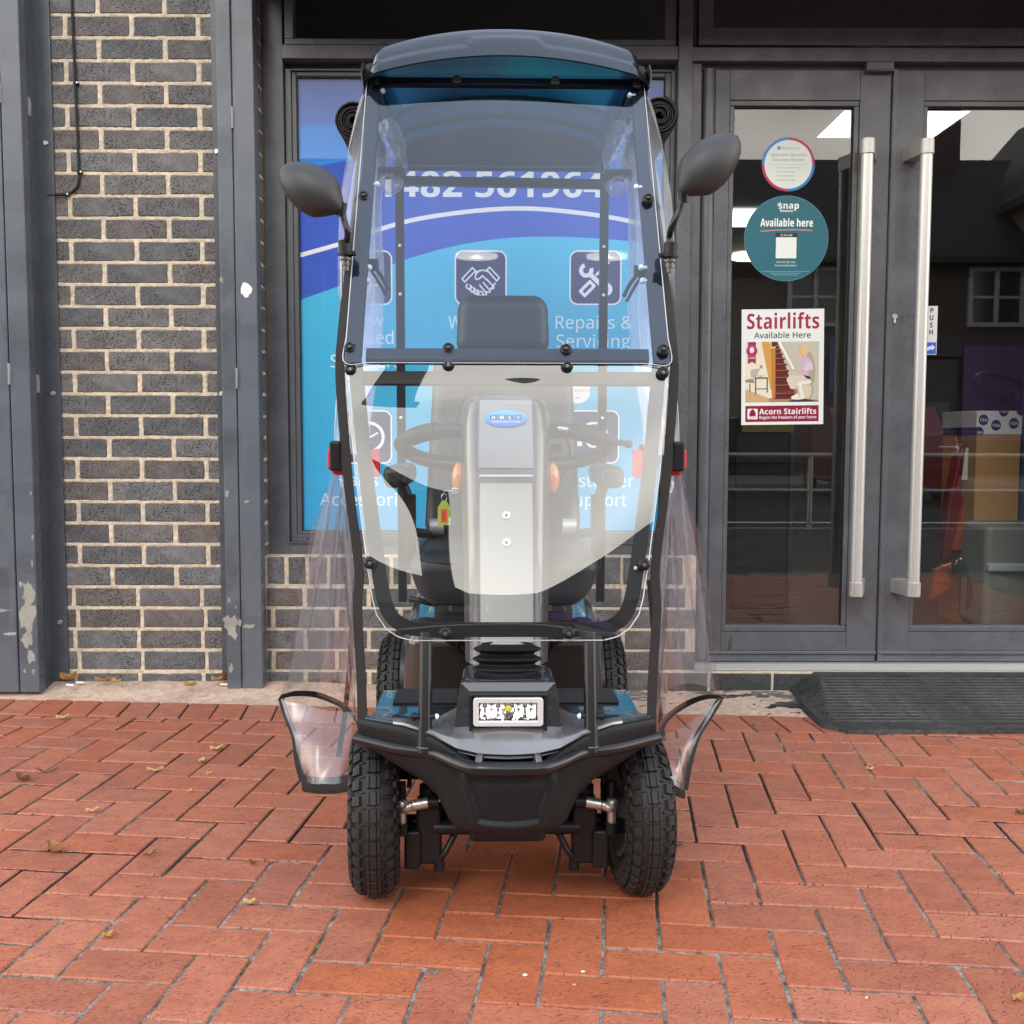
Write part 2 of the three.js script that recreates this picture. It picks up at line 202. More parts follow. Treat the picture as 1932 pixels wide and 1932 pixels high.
{
  const pav = thing('pavement', V(0, 0, 0)); tag(pav, 'red clay block pavement laid in herringbone', undefined, undefined, 'structure');
  const q = { px: -0.7175, pz: -1.9606, yaw: -0.1057 }, c = Math.cos(q.yaw), s = Math.sin(q.yaw), L = 0.1, list = [];
  const W = (u, v) => [u * L * c + v * L * s + q.px, -u * L * s + v * L * c + q.pz];
  const clip = (poly) => { const out = []; const f = ([x, z]) => z - (headZ(x) + 0.003); for (let i = 0; i < poly.length; i++) { const a = poly[i], b = poly[(i + 1) % poly.length], fa = f(a), fb = f(b); if (fa >= 0) out.push(a); if (fa * fb < 0) { const t = fa / (fa - fb); out.push([lerp(a[0], b[0], t), lerp(a[1], b[1], t)]); } } return out; };
  for (let u = -40; u < 60; u++) for (let v = -24; v < 16; v++) {
    const m = (((u + v) % 4) + 4) % 4; if (m !== 0 && m !== 2) continue;
    const j = 0.0021 + rnd(0, 0.0016), w = m === 2 ? 2 : 1, h = m === 2 ? 1 : 2, e = j / L;
    const r = () => rnd(-0.006, 0.006);
    let poly = [[u + e + r(), v + e + r()], [u + w - e + r(), v + e + r()], [u + w - e + r(), v + h - e + r()], [u + e + r(), v + h - e + r()]].map((p) => W(...p));
    const cx = (poly[0][0] + poly[2][0]) / 2, cz = (poly[0][1] + poly[2][1]) / 2;
    if (cx < -2.7 || cx > 2.9 || cz > -0.75 || cz < headZ(cx) - 0.12) { rnd(); continue; }
    poly = clip(poly); if (poly.length < 3) continue;
    let ar = 0; poly.forEach((p, i) => { const n = poly[(i + 1) % poly.length]; ar += p[0] * n[1] - n[0] * p[1]; }); if (Math.abs(ar) < 0.0016) continue;
    list.push({ poly, cx, cz, m });
  }
  const hc = Math.cos(-0.0775), hs = Math.sin(-0.0775);      // header row along the concrete strip
  for (let k = -14; k < 40; k++) {
    const x = -1.552 + k * 0.1005, o = [x, headZ(x) - 0.0015], j = 0.0024, P = (a, b) => [o[0] + a * hc - b * 0.1057, o[1] + a * -hs - b];
    list.push({ poly: [P(0.0975, 0.188), P(0.0025, 0.188), P(0.0025, j), P(0.0975, j)].map((p) => p).reverse(), cx: x + 0.05, cz: o[1] - 0.09, m: 4 });
  }
  // those that show in the picture, nearest first, are parts; the rest are joined
  const tmp = V(0, 0, 0); for (const p of list) { tmp.set(p.cx, 0, p.cz); const d = tmp.distanceTo(camera.position), n = tmp.clone().project(camera); p.see = Math.abs(n.x) < 1.06 && Math.abs(n.y) < 1.05 && n.z < 1; p.d = d; }
  list.sort((a, b) => (b.see - a.see) || a.d - b.d);
  const restG = []; let k = 0;
  for (const p of list) {
    const poly = p.poly; let ar = 0; poly.forEach((a, i) => { const n = poly[(i + 1) % poly.length]; ar += a[0] * n[1] - n[0] * a[1]; }); if (ar < 0) poly.reverse();
    const { g, cx, cz } = prism(poly, rnd(-0.0012, 0.0012), 0.03, 0.0028, 0.0022, [rnd(0, 5), rnd(0, 5)], [rnd(-0.008, 0.008), rnd(-0.008, 0.008)]);
    const wet = Math.hypot((p.cx - 0.04) / 0.34, (p.cz + 1.88) / 0.34) + 0.35 * (noise(p.cx * 9, p.cz * 9, 3) - 0.5);
    const mat = wet < 1 ? M.damp[Math.floor(rnd(0, 3))] : M.pavers[Math.floor(rnd(0, 6))];
    if (k++ < 300) { const b = new THREE.Mesh(g, mat); b.name = 'paver'; b.position.set(cx, 0, cz); b.castShadow = b.receiveShadow = true; pav.add(b); } else restG.push(g.translate(cx, 0, cz));
  }
  const rest = new THREE.Mesh(mergeGeometries(restG.map(prep)), M.pavers[1]); rest.name = 'distant_pavers'; rest.receiveShadow = true; tag(rest, undefined, undefined, undefined, 'stuff'); pav.add(rest);
  T.joints = (() => { const W = 2048, H = 1024, d = new Uint8Array(W * H * 4); for (let j = 0; j < H; j++) for (let i = 0; i < W; i++) { const x = i / W * 6.4 - 3.2, z = -0.6 - j / H * 3.2, full = sstep(0.36, 0.62, fbm(x * 2.1 + 40, z * 2.1 + 40, 47, 4) + 0.3 * sstep(-2.5, -1.6, z) + 0.14 * sstep(-1.1, -0.1, x) - 0.12), gr = fbm(i / 5, j / 5, 41, 3), h = hash(i, j, 8), moss = sstep(0.56, 0.68, fbm(x * 1.7 + 9, z * 1.7 + 9, 53, 3) + 0.1 * sstep(0.4, 1, x)) * sstep(0.5, 0.62, noise(x * 9 + 50, z * 9 + 50, 3)), s = clamp(lerp(0.07, 0.47, full) * (0.45 + 1.0 * gr) + 0.22 * (h - 0.5) * full), k = (j * W + i) * 4; d[k] = 255 * s * (1 - 0.4 * moss); d[k + 1] = 255 * s * (0.97 - 0.25 * moss); d[k + 2] = 255 * s * (0.91 - 0.55 * moss); d[k + 3] = 255; } const t = new THREE.DataTexture(d, W, H); t.colorSpace = THREE.SRGBColorSpace; t.magFilter = THREE.LinearFilter; t.needsUpdate = true; return t; })();
  M.sand = std(rgb(1, 1, 1), 0.95, { map: T.joints, bumpMap: T.joints, bumpScale: 0.002 });
  mesh('joint_sand', sheet(520, 260, (u, v) => { const x = u * 6.4 - 3.2, z = -0.6 - v * 3.2; return [x, -0.0036 + 0.0042 * (fbm(x * 60 + 500, z * 60 + 500, 21, 2) - 0.45) + 0.002 * (noise(x * 3 + 90, z * 3 + 90, 5) - 0.5), z]; }), M.sand, pav, true);
  // the ground beyond, out of the frame: seen in the glass
  const far = std(rgb(0.33, 0.12, 0.085), 0.85, { map: T.paver }), asphalt = std(rgb(0.055, 0.056, 0.058), 0.9, { map: rep(T.grit, 1) });
  tag(mesh('footway', new THREE.PlaneGeometry(60, 3.6).rotateX(-Math.PI / 2).translate(0, -0.012, 0.95), std(rgb(0.11, 0.108, 0.105), 0.9, { map: rep(T.grit, 1) })), 'grey footway between the red blocks and the road', undefined, undefined, 'structure');
  tag(mesh('footway', [new THREE.PlaneGeometry(27, 3.4).rotateX(-Math.PI / 2).translate(-16.5, -0.013, -2.2), new THREE.PlaneGeometry(27, 3.4).rotateX(-Math.PI / 2).translate(16.5, -0.013, -2.2)], far), 'red paved footway along the shops', undefined, undefined, 'structure');
  tag(mesh('kerb', bx(-30, 30, -0.2, 0.0, 2.65, 2.8), std(rgb(0.22, 0.21, 0.2), 0.9)), 'pale kerb between footway and road', undefined, undefined, 'structure');
  tag(mesh('road', new THREE.PlaneGeometry(160, 9.4).rotateX(-Math.PI / 2).translate(0, -0.11, 7.5), asphalt), 'asphalt road opposite the shop', undefined, undefined, 'structure');
  tag(mesh('road_marking', [bx(-30, 30, -0.108, -0.104, 3.15, 3.24), bx(-30, 30, -0.108, -0.104, 4.6, 4.72)], std(rgb(0.75, 0.74, 0.7), 0.8)), 'white lines along the road', undefined, undefined, 'structure');
  tag(mesh('ground', new THREE.PlaneGeometry(200, 200).rotateX(-Math.PI / 2).translate(0, -0.13, 20), std(rgb(0.16, 0.155, 0.15), 0.95)), 'grey ground around the street', undefined, undefined, 'structure');
  tag(mesh('pavement_opposite', bx(-40, 40, -0.2, 0.0, 12.2, 16.6), std(rgb(0.24, 0.22, 0.2), 0.9)), 'pavement on the far side of the road', undefined, undefined, 'structure');
}
// concrete strip at the foot of the wall, rising a little to the brick
tag(mesh('concrete_strip', sheet(120, 14, (u, v) => { const x = lerp(-2.2, 2.4, u), z0 = edgeZ(x) + 0.012, z = lerp(z0, -3.645, v), up = x < -0.8 ? 0.03 : lerp(0.03, -0.001, clamp((x + 0.8) / 0.9)); return [x, -0.0022 + up * sm(v) + 0.006 * (noise(x * 22, z * 22, 2) - 0.5) * v + 0.004 * (noise(x * 70, z * 70, 6) - 0.5), z]; }), M.concrete), 'rough sandy concrete strip along the foot of the wall', undefined, undefined, 'structure');

// ---------- brick wall ----------
const BZ = -3.63;
function brickGeo(w, h, d, c, k) {                    // front at z = 0, arrises knocked off, edges slightly out of true
  const r = (a) => (hash(k, a, 77) - 0.5) * 0.003, f = [[-w / 2 + r(1), -h / 2 + r(2)], [w / 2 + r(3), -h / 2 + r(4)], [w / 2 + r(5), h / 2 + r(6)], [-w / 2 + r(7), h / 2 + r(8)]], P = [], U = [], ox = hash(k, 1, 5) * 4, oy = hash(k, 2, 5) * 4;
  const top = f.map(([x, y]) => [x - Math.sign(x) * c, y - Math.sign(y) * c, 0]), mid = f.map(([x, y]) => [x, y, -c]), low = f.map(([x, y]) => [x, y, -d]);
  const put = (...v) => v.forEach((p) => { P.push(...p); U.push((p[0] + p[2] + ox) / 0.5, (p[1] + oy) / 0.5); });
  put(top[0], top[1], top[2]); put(top[0], top[2], top[3]);
  for (let i = 0; i < 4; i++) { const j = (i + 1) % 4; put(mid[i], mid[j], top[j]); put(mid[i], top[j], top[i]); put(low[i], low[j], mid[j]); put(low[i], mid[j], mid[i]); }
  const g = new THREE.BufferGeometry(); g.setAttribute('position', new THREE.Float32BufferAttribute(P, 3)); g.setAttribute('uv', new THREE.Float32BufferAttribute(U, 2)); g.computeVertexNormals(); return g;
}
{
  const wall = thing('brick_wall', V(-0.4, 0, BZ), 'dark grey brick wall with pale mortar beside and below the shop window', 'wall');
  const geos = {}; const G = (w, h, d, k) => (geos[`${w.toFixed(3)}_${h.toFixed(3)}_${d}_${k % 6}`] ??= brickGeo(w, h, d, 0.0022, k % 6 + Math.round(w * 1000)));
  const O = V(0.4, 0, 0);
  function brick(x0, x1, y, h, d, k, dark = false, zoff = 0) {
    const w = x1 - x0; if (w < 0.012) return;
    const b = new THREE.Mesh(G(Math.round(w * 500) / 500, h, d, k), (dark ? M.darkbricks : M.bricks)[k % (dark ? 3 : 7)]); b.name = 'brick'; b.castShadow = b.receiveShadow = true;
    b.position.set((x0 + x1) / 2 + O.x, y, rnd(-0.001, 0.001) + zoff); wall.add(b);
  }
  const bx0 = -1.5062, by0 = 2.3139, R = -0.857;
  for (let j = -5; j < 32; j++) {                     // panel between the posts, ending at the window reveal
    const y = by0 - 0.075 * (j + 0.5), low = j >= 26, off = (((j % 2) + 2) % 2 ? 0.1125 : 0) + (low ? (j % 2 ? 0.1 : -0.025) : 0), h = j === 30 ? 0.055 : 0.063;
    for (let i = -2; i < 5; i++) {
      let x0 = bx0 + off + i * 0.225 + 0.0085, x1 = x0 + 0.208; if (low) { x0 -= 0.002; x1 += 0.002; }
      if (x1 < -1.68 || x0 > R - 0.02) continue;
      x0 = Math.max(x0, -1.66); if (x1 > R - 0.05) x1 = R; const end = x1 === R;
      brick(x0, x1, y, h, end ? 0.104 : 0.05, Math.floor(rnd(0, 700)), false);
    }
  }
  // below the window: a soldier course, then stretchers; and the plinth under the doors
  for (let k = -1; k < 24; k++) { const c = -0.7095 + (k - 0.5) * 0.0738 + 0.0013; if (c > 0.64) break; brick(c - 0.0305, c + 0.0305, 0.4235, 0.094, 0.104, Math.floor(rnd(0, 700)), false); }
  for (let j = 26; j < 32; j++) { const y = by0 - 0.075 * (j + 0.5) + 0.001, off = j % 2 ? 0.1125 : 0; for (let i = -1; i < 8; i++) { const x0 = -0.937 + off + i * 0.225, x1 = x0 + 0.21; if (x0 > 0.63) continue; brick(Math.max(x0, -0.853), Math.min(x1, 0.66), y, 0.064, 0.06, Math.floor(rnd(0, 700)), false); } }
  for (let i = 0; i < 9; i++) { const x0 = 0.4885 + i * 0.225 - 0.0; brick(i ? x0 : 0.56, x0 + 0.2155, 0.03, 0.062, 0.06, Math.floor(rnd(0, 700)), true, 0.012); }
  const mo = (...a) => bx(...a).translate(O.x, 0, -BZ);
  const inside = (x, y) => { const j = Math.floor((by0 - y) / 0.075), low = j >= 26, off = (((j % 2) + 2) % 2 ? 0.1125 : 0) + (low ? (j % 2 ? 0.1 : -0.025) : 0), h = j === 30 ? 0.0275 : 0.0315, dy = h - Math.abs(y - (by0 - 0.075 * (j + 0.5))), i = Math.floor((x - bx0 - off - 0.0012) / 0.225), dx = 0.1045 - Math.abs(x - (bx0 + off + i * 0.225 + 0.1125)); return Math.min(dx, dy); };
  mesh('mortar', sheet(235, 760, (u, v) => { const x = lerp(-1.66, R - 0.004, u), y = lerp(-0.04, 2.62, v), d = inside(x, y), n = fbm(x * 70 + 300, y * 70 + 300, 15, 3) - 0.5, e = fbm(x * 22 + 70, y * 22 + 70, 19, 2); return [x + O.x, y, -0.0022 + 0.0048 * n - Math.max(0, d - 0.0012 - 0.008 * Math.max(0, e - 0.56)) * 2.2 + (d < -0.002 ? 0.0003 : 0)]; }), M.mortar, wall);
  mesh('mortar', [mo(R - 0.05, R - 0.003, -0.05, 2.7, BZ - 0.1, BZ - 0.02), mo(R - 0.003, 0.66, -0.05, 0.474, BZ - 0.1, BZ - 0.0035), mo(0.56, 2.6, -0.05, 0.0645, BZ - 0.06, BZ + 0.0085)], M.mortar, wall);
  mesh('wall_core', [mo(-1.95, R - 0.05, -0.05, 2.7, BZ - 0.3, BZ - 0.0202), mo(-3.6, -1.95, -0.05, 2.7, BZ - 0.3, BZ)], std(rgb(0.16, 0.155, 0.15), 0.9), wall);
}

// ---------- steel posts ----------
const chips = (seed, tall) => canvasTex(512, 2048, (g, w, h) => {
  g.fillStyle = '#ffffff'; g.fillRect(0, 0, w, h); const R = (a, b) => { seed = (seed * 16807) % 2147483647; return a + (b - a) * seed / 2147483647; };
  for (let i = 0; i < 260; i++) { g.fillStyle = `rgba(${R(0, 1) < 0.5 ? '120,125,130' : '255,255,255'},${R(0.02, 0.12)})`; g.beginPath(); g.ellipse(R(0, w), R(0, h), R(4, 60), R(20, 200), 0, 0, 7); g.fill(); }
  for (let i = 0; i < 120; i++) { g.strokeStyle = `rgba(90,95,100,${R(0.1, 0.4)})`; g.lineWidth = R(0.5, 1.5); g.beginPath(); const x = R(0, w), y = R(0, h); g.moveTo(x, y); g.lineTo(x + R(-40, 40), y + R(-20, 20)); g.stroke(); }
});
const chipMat = std(rgb(0.42, 0.44, 0.41), 0.85, { map: T.mortar });
function chipPatch(x, y, rx, ry, z, k) { const pts = []; const n = 18; for (let i = 0; i < n; i++) { const a = i / n * 6.283, r = 0.62 + 0.75 * hash(k, i, 8); pts.push([x + Math.cos(a) * rx * r, y + Math.sin(a) * ry * r]); } return new THREE.ExtrudeGeometry(shapeOf(pts), { depth: 0.0006, bevelEnabled: false }).translate(0, 0, z); }
{
  const hexBolt = (x, y, z) => merge([new THREE.CylinderGeometry(0.0075, 0.0075, 0.006, 6).rotateX(Math.PI / 2).translate(x, y, z + 0.005), new THREE.CylinderGeometry(0.0085, 0.0085, 0.002, 20).rotateX(Math.PI / 2).translate(x, y, z + 0.001)]);
  const mat1 = std(rgb(0.108, 0.124, 0.146), 0.45, { map: chips(71), roughnessMap: roughMap });
  const post = (name, pos, label) => thing('steel_post', pos, label, 'post', undefined);
  // left post, cut by the picture's edge
  let p = post('steel_post', V(-1.7, 0, -3.57), 'grey steel post at the left edge with flaked paint low down');
  const L = (g) => g.translate(1.7, 0, 3.57);
  mesh('channel', [rb(-1.85, -1.6775, 0.016, 2.75, -3.56, -3.51, 0.004), rb(-1.6735, -1.607, 0.016, 2.75, -3.56, -3.51, 0.004), bx(-1.85, -1.6085, 0.016, 2.75, -3.645, -3.565), bx(-1.68, -1.671, 0.016, 2.75, -3.56, -3.522)].map(L), mat1, p);
  mesh('channel', [bx(-1.6085, -1.6065, 0.016, 2.75, -3.645, -3.568)].map(L), M.steel, p);
  mesh('flange', [rb(-1.6085, -1.554, 0.03, 2.75, -3.6295, -3.621, 0.002)].map(L), M.steel, p);
  for (const y of [1.886, 1.04, 0.24]) mesh('bolt', hexBolt(-1.578, y, -3.621).translate(1.7, 0, 3.57), M.zinc, p);
  for (const y of [2.02, 1.1]) mesh('weld', [tube([[-1.6755, y + 0.035, -3.511], [-1.674, y, -3.509], [-1.676, y - 0.035, -3.511]], 0.0055), tube([[-1.607, y + 0.0, -3.565], [-1.605, y - 0.03, -3.566], [-1.607, y - 0.06, -3.565]], 0.006)].map(L), M.weld, p);
  [[-1.64, 0.29, 0.024, 0.06], [-1.632, 0.36, 0.02, 0.04], [-1.645, 0.2, 0.02, 0.03], [-1.63, 0.14, 0.012, 0.022], [-1.66, 0.39, 0.006, 0.01], [-1.73, 0.3, 0.03, 0.006], [-1.7, 0.22, 0.02, 0.006], [-1.75, 0.215, 0.012, 0.02], [-1.655, 0.09, 0.005, 0.008], [-1.625, 0.088, 0.007, 0.01], [-1.613, 0.55, 0.004, 0.008], [-1.615, 0.7, 0.003, 0.006], [-1.618, 0.46, 0.004, 0.014]].forEach(([x, y, a, b], i) => mesh('paint_chip', L(chipPatch(x, y, a, b, -3.5102 + i * 0.00012, i)), chipMat, p));
  // second post
  p = post('steel_post', V(-0.913, 0, -3.59), 'grey steel post with a torn white sticker between brick panel and window');
  const S = (g) => g.translate(0.913, 0, 3.59), mat2 = std(rgb(0.115, 0.132, 0.153), 0.45, { map: chips(923), roughnessMap: roughMap });
  mesh('channel', [rb(-0.978, -0.9285, 0.014, 2.75, -3.6, -3.56, 0.004), rb(-0.9245, -0.8535, 0.014, 2.75, -3.6, -3.56, 0.004), bx(-0.976, -0.8555, 0.014, 2.75, -3.628, -3.601), bx(-0.93, -0.923, 0.014, 2.75, -3.599, -3.57)].map(S), mat2, p);
  mesh('flange', [rb(-1.011, -0.977, 0.04, 2.75, -3.6295, -3.62, 0.002)].map(S), M.steel, p);
  for (const y of [1.86, 1.04, 0.25]) mesh('bolt', hexBolt(-0.997, y, -3.62).translate(0.913, 0, 3.59), M.zinc, p);
  for (const y of [1.955, 1.09]) mesh('weld', [tube([[-0.9265, y + 0.035, -3.56], [-0.9255, y, -3.558], [-0.927, y - 0.035, -3.56]], 0.005)].map(S), M.weld, p);
  [[-0.96, 0.245, 0.02, 0.03], [-0.955, 0.22, 0.014, 0.03], [-0.9, 0.238, 0.022, 0.006], [-0.93, 0.25, 0.006, 0.012], [-0.966, 0.33, 0.004, 0.01], [-0.967, 0.7, 0.006, 0.012], [-0.972, 1.42, 0.006, 0.009], [-0.97, 1.47, 0.002, 0.004], [-0.943, 0.305, 0.003, 0.006], [-0.962, 0.09, 0.007, 0.014], [-0.9, 0.67, 0.01, 0.004]].forEach(([x, y, a, b], i) => mesh('paint_chip', S(chipPatch(x, y, a, b, -3.5602 + i * 0.00012, i + 40)), chipMat, p));
  tag(mesh('sticker_remnant', new THREE.ExtrudeGeometry(shapeOf(Array.from({ length: 22 }, (_, i) => { const a = i / 22 * 6.283, r = 0.0235 * (0.8 + 0.35 * hash(i, 3, 9)); return [-0.891 + Math.cos(a) * r * 0.85, 1.388 + Math.sin(a) * r]; })), { depth: 0.0006, bevelEnabled: false }).translate(0, 0, -3.5598), std(rgb(0.82, 0.82, 0.8), 0.7)), 'torn round white sticker on the second steel post', 'sticker');
  // black cable
  const cz = BZ + 0.006, cp = [[134, -40], [137, 40], [142, 157], [146, 250], [149, 325]].map((c) => at(...c, cz)), cb = [[149.5, 335], [146, 352], [135, 363], [122, 367], [90, 369]].map((c) => at(...c, cz));
  const cab = thing('cable', cp[4].clone(), 'thin black cable clipped down the brick panel', 'cable'); const cl = (g) => g.translate(...cp[4].clone().negate().toArray());
  mesh('wire', cl(tube([...cp, ...cb], 0.0042, { seg: 120 })), M.black, cab);
  for (const c of [[142, 157], [149, 325], [124, 367]]) { const v = at(...c, cz); mesh('clip', cl(rb(v.x - 0.006, v.x + 0.012, v.y - 0.005, v.y + 0.004, cz - 0.006, cz + 0.006, 0.002)), M.black, cab); mesh('nail', cl(cyl([v.x + 0.009, v.y, cz + 0.004], [v.x + 0.009, v.y, cz + 0.009], 0.003)), M.zinc, cab); }
}

// ---------- shop window ----------
const WZ = -3.7;                                      // face of the frames
{
  const w = thing('shop_window', V(-0.1, 0.474, WZ), 'grey metal framed shop window filled with a blue graphic', 'window'), A = (g) => g.translate(0.1, -0.474, -WZ);
  const F = (name, ...b) => mesh(name, b.map(A), M.frame, w);
  F('jamb', rb(-0.853, -0.785, 0.474, 2.6, WZ - 0.06, WZ + 0.004, 0.002));
  F('mullion', rb(0.581, 0.6285, 0.09, 2.6, WZ - 0.06, WZ + 0.03, 0.002));
  F('transom', rb(-0.785, 0.581, 2.19, 2.236, WZ - 0.06, WZ + 0.022, 0.002));
  F('sill', rb(-0.785, 0.581, 0.475, 0.513, WZ - 0.06, WZ + 0.004, 0.002), bx(-0.785, 0.581, 0.513, 0.517, WZ - 0.06, WZ + 0.012));
  F('glazing_frame', rb(-0.783, -0.762, 0.517, 2.169, WZ - 0.06, WZ - 0.018, 0.002), rb(0.564, 0.579, 0.517, 2.169, WZ - 0.06, WZ - 0.018, 0.002), rb(-0.762, 0.564, 2.1625, 2.169, WZ - 0.06, WZ - 0.016, 0.001), rb(-0.762, 0.564, 0.517, 0.541, WZ - 0.06, WZ - 0.018, 0.002), bx(-0.783, 0.579, 2.169, 2.19, WZ - 0.06, WZ - 0.05));
  F('glazing_bead', rb(-0.762, -0.7455, 0.541, 2.1625, WZ - 0.05, WZ - 0.026, 0.003), rb(0.544, 0.564, 0.541, 2.1625, WZ - 0.05, WZ - 0.026, 0.003), rb(-0.7455, 0.544, 2.1466, 2.1625, WZ - 0.05, WZ - 0.026, 0.003), rb(-0.7455, 0.544, 0.541, 0.553, WZ - 0.05, WZ - 0.026, 0.003));
  mesh('gasket', [bx(-0.7455, -0.7415, 0.553, 2.1466, WZ - 0.046, WZ - 0.031), bx(0.54, 0.544, 0.553, 2.1466, WZ - 0.046, WZ - 0.031), bx(-0.7415, 0.54, 2.1415, 2.1466, WZ - 0.046, WZ - 0.031), bx(-0.7415, 0.54, 0.553, 0.5555, WZ - 0.046, WZ - 0.031)].map(A), M.gasket, w);
  mesh('drain_slot', A(rb(-0.73, -0.712, 0.5265, 0.5295, WZ - 0.0185, WZ - 0.0172, 0.0005)), M.gasket, w);
  mesh('pane', A(new THREE.PlaneGeometry(1.285, 1.59).translate(-0.1, 1.349, WZ - 0.036)), M.windowGlass, w);
  // toplight: opening sash above the transom, standing proud
  F('toplight_sash', rb(-0.775, 0.572, 2.238, 2.258, WZ - 0.03, WZ + 0.018, 0.002), rb(-0.775, -0.745, 2.258, 2.6, WZ - 0.03, WZ + 0.018, 0.002), rb(0.535, 0.572, 2.258, 2.6, WZ - 0.03, WZ + 0.018, 0.002));
  mesh('toplight_pane', A(new THREE.PlaneGeometry(1.29, 0.36).translate(-0.105, 2.436, WZ - 0.006)), M.windowGlass, w);
  mesh('sealant', A(bx(-0.857, -0.853, 0.474, 2.6, WZ - 0.03, WZ + 0.0)), std(rgb(0.2, 0.15, 0.12), 0.8), w);
  // the printed film
  const zp = WZ - 0.045, cw = 1664, ch = 2048, X0 = -0.7425, X1 = 0.541, Y0 = 0.554, Y1 = 2.1425;
  const art = canvasTex(cw, ch, (g) => {
    const C = (px, py) => { const p = at(px, py, zp); return [(p.x - X0) / (X1 - X0) * cw, (Y1 - p.y) / (Y1 - Y0) * ch]; }, k = cw / 698, path = (pts, close) => { g.beginPath(); pts.forEach((p, i) => { const q = C(...p); i ? g.lineTo(...q) : g.moveTo(...q); }); if (close) g.closePath(); };
    const curve = (pts) => { const c = new THREE.CatmullRomCurve3(pts.map(([x, y]) => V(x, y, 0))); return c.getPoints(80).map((p) => [p.x, p.y]); };
    g.fillStyle = '#1d6fd0'; g.fillRect(0, 0, cw, ch);
    let gr = g.createLinearGradient(0, 0, 0, 330 * k); gr.addColorStop(0, '#4a6ccc'); gr.addColorStop(0.4, '#3a7ada'); gr.addColorStop(1, '#1e8cec'); g.fillStyle = gr; g.fillRect(0, 0, cw, 330 * k);
    g.fillStyle = '#1e8cf0'; path([...curve([[540, 238], [760, 232], [1000, 246], [1270, 275]]), [1270, 500], [540, 500]], true); g.fill();
    g.fillStyle = '#2c55c6'; path([...curve([[540, 326], [640, 306], [760, 292], [900, 290], [1060, 312], [1200, 360], [1270, 398]]), [1270, 700], [540, 700]], true); g.fill();
    g.fillStyle = '#42c8ee'; path([...curve([[540, 577], [564, 567], [641, 539], [762, 491], [863, 463], [960, 449], [1067, 447], [1196, 456], [1275, 468]]), [1275, 1030], [540, 1030]], true); g.fill();
    gr = g.createLinearGradient(0, 300 * k, 0, ch); gr.addColorStop(0, 'rgba(30,140,210,0)'); gr.addColorStop(1, 'rgba(34,156,222,0.6)'); g.fillStyle = gr; path([...curve([[540, 577], [564, 567], [641, 539], [762, 491], [863, 463], [960, 449], [1067, 447], [1196, 456], [1275, 468]]), [1275, 1030], [540, 1030]], true); g.fill();
    g.strokeStyle = '#f4f4f2'; g.lineWidth = 8.4 * k; path(curve([[540, 491], [562, 483], [655, 456], [722, 431], [784, 414], [905, 397], [997, 393.5], [1127, 406], [1196, 419], [1270, 438]])); g.stroke();
    const text = (s, px, py, size, font, alignment = 'left', width) => { g.font = `${font} ${size * k}px sans-serif`; g.textAlign = 'left'; g.textBaseline = 'alphabetic'; const m = g.measureText(s).width; const [x, y] = C(px, py), sx = width ? width * k / m : 1, x0 = alignment === 'center' ? x - m * sx / 2 : x; g.save(); g.translate(x0, y); g.scale(sx, 1); g.fillText(s, 0, 0); g.restore(); };
    g.fillStyle = '#f6f6f4'; text('01482 561964', 667, 371, 67, 'bold', 'left', 484);
    g.strokeStyle = '#f6f6f4'; g.lineWidth = 1.4 * k;
    const icon = (cx, cy) => { const [x, y] = C(cx, cy), s = 49 * k; g.fillStyle = '#2c3064'; g.beginPath(); g.roundRect(x - s, y - s * 1.03, s * 2, s * 2.06, 15 * k); g.fill(); g.strokeStyle = '#f4f6fa'; g.lineWidth = 3 * k; g.stroke(); g.save(); g.translate(x, y); g.scale(k, k); g.lineWidth = 3; g.lineJoin = g.lineCap = 'round'; };
    icon(691, 524); g.beginPath(); g.arc(-8, 14, 16, 0, 7); g.moveTo(8, 14); g.lineTo(26, 14); g.moveTo(-14, -6); g.lineTo(-20, -26); g.stroke(); g.restore();
    icon(907, 524); g.strokeStyle = '#f4f6fa';           // two hands shaking
    g.beginPath(); g.moveTo(-36, 2); g.lineTo(-16, -19); g.lineTo(-10, -13); g.lineTo(-31, 8); g.closePath(); g.moveTo(36, 0); g.lineTo(17, -20); g.lineTo(12, -15); g.lineTo(31, 6); g.closePath();
    g.moveTo(-10, -10); g.quadraticCurveTo(4, -17, 12, -12); g.moveTo(-2, -14); g.quadraticCurveTo(-14, -4, -9, 3); g.quadraticCurveTo(-3, 4, 3, -4); g.lineTo(24, 15); g.moveTo(28, 10); g.lineTo(18, 24);
    for (const [a, b, c, d] of [[-26, 12, -20, 22], [-19, 17, -13, 28], [-12, 21, -6, 32], [-5, 24, 2, 34]]) { g.moveTo(a, b); g.quadraticCurveTo(a - 6, b + 8, c, d); g.quadraticCurveTo(c + 6, d - 4, a + 5, b + 2); }
    for (const [a, b, c, d] of [[-2, 14, 10, 28], [5, 9, 17, 23], [12, 3, 24, 16]]) { g.moveTo(a, b); g.lineTo(c, d); g.quadraticCurveTo(c + 4, d + 6, c - 5, d + 4); } g.stroke(); g.restore();
    icon(1123.5, 524); g.fillStyle = '#f4f6fa'; g.strokeStyle = '#f4f6fa'; g.lineWidth = 9;   // spanner and screwdriver
    g.lineCap = 'butt'; g.beginPath(); g.moveTo(-12, -8); g.lineTo(18, 20); g.stroke(); g.lineWidth = 8; g.beginPath(); g.arc(-18, -14, 10, -0.4, 4.4); g.stroke(); g.beginPath(); g.arc(20, 22, 9, 2.6, 7.5); g.stroke();
